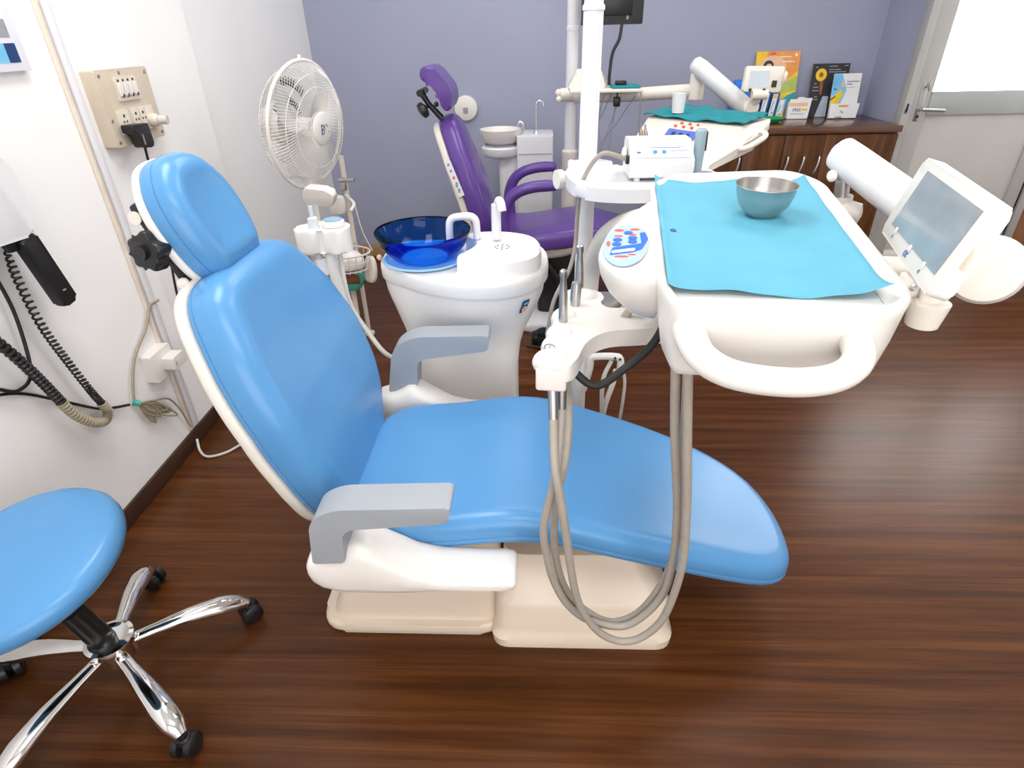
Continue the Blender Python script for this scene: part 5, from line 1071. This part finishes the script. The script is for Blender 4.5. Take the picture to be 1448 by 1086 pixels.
# orange poster
f = lean(1.375, 4.235, 0.27, 0.375, 0.17)
ps = thing('poster', 'tall orange and yellow poster board leaning on the lavender wall', 'poster', (1.51, 4.24, CT))
bdp = obj('board', rect(f, 0, 0.27, 0, 0.38, -0.006, 0), ORANGE, ps)
obj('print_field', M().prism([(0, 0.38), (0.07, 0.38), (0.03, 0.26), (0.10, 0.14), (0.27, 0.27), (0.27, 0.06), (0, 0.06)], 0.0002, 0.0008, f), YELLOW, ps, label='yellow gradient field')
obj('print_field', M().prism([(0.13, 0.06), (0.27, 0.06), (0.27, 0.15), (0.22, 0.13)], 0.0008, 0.0014, f), TEALP, ps, label='teal corner')
obj('print_field', M().prism([(0.13, 0.13), (0.27, 0.16), (0.27, 0.24), (0.18, 0.2)], 0.0008, 0.0014, f), GREENP, ps, label='green band')
obj('print_field', M().prism(el(0.088, 0.080, 0.105, 0.278, 32), 0.001, 0.0016, f), PEACH, ps, label='round peach picture')
obj('print_field', M().prism([(0.080 + 0.032 * cos(a), 0.298 + 0.032 * sin(a)) for a in [pi * i / 14 for i in range(15)]] + [(0.050, 0.262), (0.110, 0.262)], 0.0016, 0.0022, f), INK, ps, label='dark hair')
obj('print_field', M().prism(el(0.021, 0.026, 0.083, 0.286, 20), 0.0022, 0.0028, f), PEACH, ps)
obj('print_field', M().prism([(0.075, 0.36), (0.105, 0.378), (0.125, 0.36)], 0.0016, 0.0022, f), RED, ps)
obj('print_lines', M().prism([(0.15, 0.345), (0.215, 0.345), (0.215, 0.351), (0.15, 0.351)], 0.0016, 0.002, f).prism([(0.165, 0.318), (0.24, 0.318), (0.24, 0.324), (0.165, 0.324)], 0.0016, 0.002, f).prism(el(0.008, 0.010, 0.245, 0.358, 12), 0.0016, 0.002, f), PAPER, ps)
# black poster with the yellow disc
f = lean(1.735, 4.235, 0.23, 0.305, 0.16)
ps = thing('poster', 'black poster board with a yellow disc behind the white brochure stand', 'poster', (1.85, 4.24, CT))
obj('board', rect(f, 0, 0.225, 0, 0.305, -0.006, 0), INK, ps)
obj('yellow_disc', M().prism(el(0.034, 0.036, 0.055, 0.242, 32), 0.0002, 0.001, f), YELLOW, ps)
obj('disc_face', M().prism(el(0.013, 0.014, 0.055, 0.242, 20), 0.001, 0.0016, f), BROWNP, ps)
obj('arm_picture', M().prism([(0.052, 0.205), (0.075, 0.205), (0.075, 0.13), (0.062, 0.13)], 0.0002, 0.0008, f), BROWNP, ps)
obj('grey_picture', M().prism([(0.05, 0.0), (0.12, 0.0), (0.12, 0.12), (0.085, 0.12)], 0.0002, 0.0008, f), mat('print_grey_blue', (0.45, 0.52, 0.62), 0.5, var=0.1), ps)
for x0, x1, y in ((0.10, 0.15, 0.287), (0.19, 0.215, 0.289), (0.10, 0.17, 0.268), (0.10, 0.205, 0.255), (0.015, 0.03, 0.283), (0.02, 0.035, 0.19), (0.015, 0.05, 0.17), (0.015, 0.055, 0.15), (0.03, 0.05, 0.115), (0.02, 0.055, 0.10)):
    obj('print_line', rect(f, x0, x1, y, y + 0.005, 0.0002, 0.0008), INKG, ps)
# white brochure stand with a sky and yellow picture
f = lean(1.835, 4.155, 0.17, 0.255, 0.14)
ps = thing('brochure_stand', 'white cardboard brochure stand showing a person in yellow against blue', 'brochure stand', (1.92, 4.16, CT))
obj('back_card', rect(f, 0, 0.168, 0.0, 0.252, -0.003, 0), PAPER, ps)
obj('picture', M().prism([(0.0, 0.085), (0.065, 0.085), (0.09, 0.16), (0.05, 0.25), (0.0, 0.25)], 0.0002, 0.0008, f), SKYP, ps, label='sky blue picture')
obj('picture', M().prism([(0.0, 0.085), (0.05, 0.085), (0.075, 0.145), (0.06, 0.165), (0.035, 0.14), (0.0, 0.115)], 0.0008, 0.0014, f), YELLOW, ps, label='yellow jacket')
obj('picture', M().prism(el(0.011, 0.018, 0.062, 0.19, 16), 0.0014, 0.002, f), PEACH, ps)
obj('picture', M().prism([(0, 0.11), (0.03, 0.13), (0.028, 0.122), (0, 0.10)], 0.0014, 0.002, f).prism(el(0.008, 0.004, 0.02, 0.165, 12), 0.0014, 0.002, f), INK, ps)
obj('print_lines', rect(f, 0.085, 0.158, 0.205, 0.209, 0.0002, 0.0008), INK, ps)
obj('print_lines', rect(f, 0.085, 0.12, 0.188, 0.196, 0.0002, 0.0008), mat('print_blue', (0.25, 0.35, 0.75), 0.5), ps)
obj('print_lines', rect(f, 0.085, 0.135, 0.172, 0.178, 0.0002, 0.0008), PEACH, ps)
pk = obj('pocket', M().prism([(0.0, 0.0), (0.035, 0.0), (0.037, 0.008), (0.075, 0.008), (0.08, 0.0), (0.165, 0.0), (0.178, 0.083), (0.0, 0.083)], 0.018, 0.021, f), PAPER, ps)
obj('pocket_side', rect(f, -0.001, 0.003, 0.0, 0.083, 0, 0.02).prism([(0.165, 0.0), (0.168, 0.0), (0.168, 0.083), (0.165, 0.083)], 0, 0.02, f), PAPER, ps)
obj('print_lines', rect(f, 0.05, 0.11, 0.063, 0.074, 0.021, 0.0216), ORANGE, pk, label='orange strip')
obj('print_mark', M().prism(el(0.006, 0.006, 0.078, 0.032, 12), 0.021, 0.0216, f).prism(el(0.004, 0.005, 0.07, 0.04, 12), 0.021, 0.0216, f), INKG, pk)
# small card holder reading FREE
f = lean(1.585, 4.165, 0.13, 0.1, 0.10)
ps = thing('card_holder', 'small white counter card holder with an orange band and FREE lettering', 'card holder', (1.65, 4.17, CT))
obj('front', M().prism([(0, 0), (0.128, 0), (0.14, 0.118), (0.095, 0.118), (0.09, 0.124), (0.055, 0.124), (0.05, 0.114), (0.006, 0.112)], 0.0, 0.004, f), PAPER, ps)
obj('side', rect(f, 0, 0.004, 0, 0.10, -0.04, 0).prism([(0.124, 0), (0.128, 0), (0.128, 0.1), (0.124, 0.1)], -0.04, 0, f).prism([(0, 0), (0.128, 0), (0.128, 0.004), (0, 0.004)], -0.04, 0, f), PAPER, ps)
obj('band', rect(f, 0.006, 0.118, 0.072, 0.092, 0.004, 0.0046), PEACH, ps, label='peach band')
obj('lettering', text_mesh('FREE', 0.026, lambda a, b, c: f(0.055 + a, 0.050 + b, 0.0044 + c)), INK, ps, label='black FREE lettering')
obj('band', rect(f, 0.085, 0.12, 0.045, 0.058, 0.004, 0.0046), YELLOW, ps)
obj('print_lines', rect(f, 0.015, 0.10, 0.026, 0.030, 0.004, 0.0046), INKG, ps)
# blue bag and a row of toothpaste-like boxes
bb = thing('blue_container', 'bright blue plastic container behind the small viewer screen', 'container', (1.31, 4.23, CT))
obj('container_body', M().pillow(smooth2d([(-0.055, 0.0), (0.06, 0.0), (0.055, 0.12), (0.035, 0.16), (0.02, 0.215), (-0.045, 0.22), (-0.06, 0.18)], 4), frame((1.295, 4.25, CT + 0.002), (1, 0, 0), (0, 0, 1), (0, -1, 0)), 0.06, 0.02, 0.004, 8), BLUEP, bb)
obj('label_spot', M().prism(el(0.02, 0.008, -0.015, 0.165, 16), 0.0645, 0.067, frame((1.295, 4.25, CT), (1, 0, 0), (0, 0, 1), (0, -1, 0))), SKYP, bb)
bx = [(1.375, 0.13, 'box nearest the blue container, upright, white with blue stripes'), (1.43, 0.155, 'second slim carton from the blue container, white front on navy sides'), (1.485, 0.15, 'slim carton with a pink tip, third from the blue container'), (1.535, 0.115, 'shortest slim carton, with a yellow foot, beside the FREE holder')]
for i, (x, h, lab) in enumerate(bx):
    t = thing('carton', lab, 'carton', (x, 4.19, CT), 'slim cartons standing on the walnut cabinet')
    sk = 0.10
    ft = frame((x - 0.022, 4.175, CT), (1, 0.05, 0), (sk, 0, 1), (0, -1, 0))
    obj('carton_body', M().prism([(0, 0), (0.046, 0), (0.046, h), (0, h)], -0.035, 0, ft), mat('carton_navy', (0.02, 0.10, 0.32), 0.5, var=0.05) if i < 3 else SKYP, t)
    obj('front_print', M().prism([(0.004, 0.006), (0.034, 0.006), (0.034, h - 0.004), (0.004, h - 0.004)], 0.0002, 0.0012, ft), PAPER, t, label='white printed front')
    obj('print_mark', M().prism([(0.008, h * 0.35), (0.013, h * 0.35), (0.02, h * 0.7), (0.015, h * 0.75)], 0.0012, 0.0018, ft).prism([(0.018, h * 0.2), (0.028, h * 0.2), (0.028, h * 0.3), (0.018, h * 0.3)], 0.0012, 0.0018, ft), INKG, t)
    if i == 2: obj('tip_print', M().prism([(0.006, h - 0.03), (0.03, h - 0.03), (0.03, h - 0.008), (0.006, h - 0.008)], 0.0012, 0.0018, ft), PEACH, t)
    if i == 3: obj('foot_print', M().prism([(0.0, 0.0), (0.046, 0.0), (0.046, 0.03), (0, 0.022)], 0.0012, 0.0018, ft), mat('print_lime', (0.62, 0.68, 0.05), 0.5), t)
one('green_dish', M().lathe([(0.001, 0.002), (0.055, 0.002), (0.07, 0.012), (0.082, 0.026), (0.084, 0.028), (0.081, 0.029), (0.065, 0.018), (0.05, 0.008), (0.001, 0.007)], lambda a, b, c: (1.42 + a * 1.15, 4.02 + b, CT + c), 40), GREENT, 'shallow green plastic dish on the walnut top in front of the cartons', 'dish', (1.42, 4.02, CT))
one('door_cord', M().tube([(3.05, 3.83, 0.008), (3.09, 3.77, 0.006), (3.12, 3.70, 0.006), (3.16, 3.64, 0.006), (3.25, 3.58, 0.006)], 0.007, 8, 5), HSTEEL, 'grey cord lying on the floor at the right foot of the door', 'cord', (3.1, 3.72, 0))
one('sill_cord', M().tube([(2.19, 3.80, 0.10), (2.30, 3.81, 0.112), (2.42, 3.81, 0.105), (2.52, 3.82, 0.09)], 0.004, 8, 5).tube([(2.19, 3.80, 0.10), (2.175, 3.81, 0.05), (2.16, 3.82, 0.006)], 0.004, 8, 4), PALEHOSE, 'thin pale cord strung low across the bottom rail of the door', 'cord', (2.16, 3.82, 0))
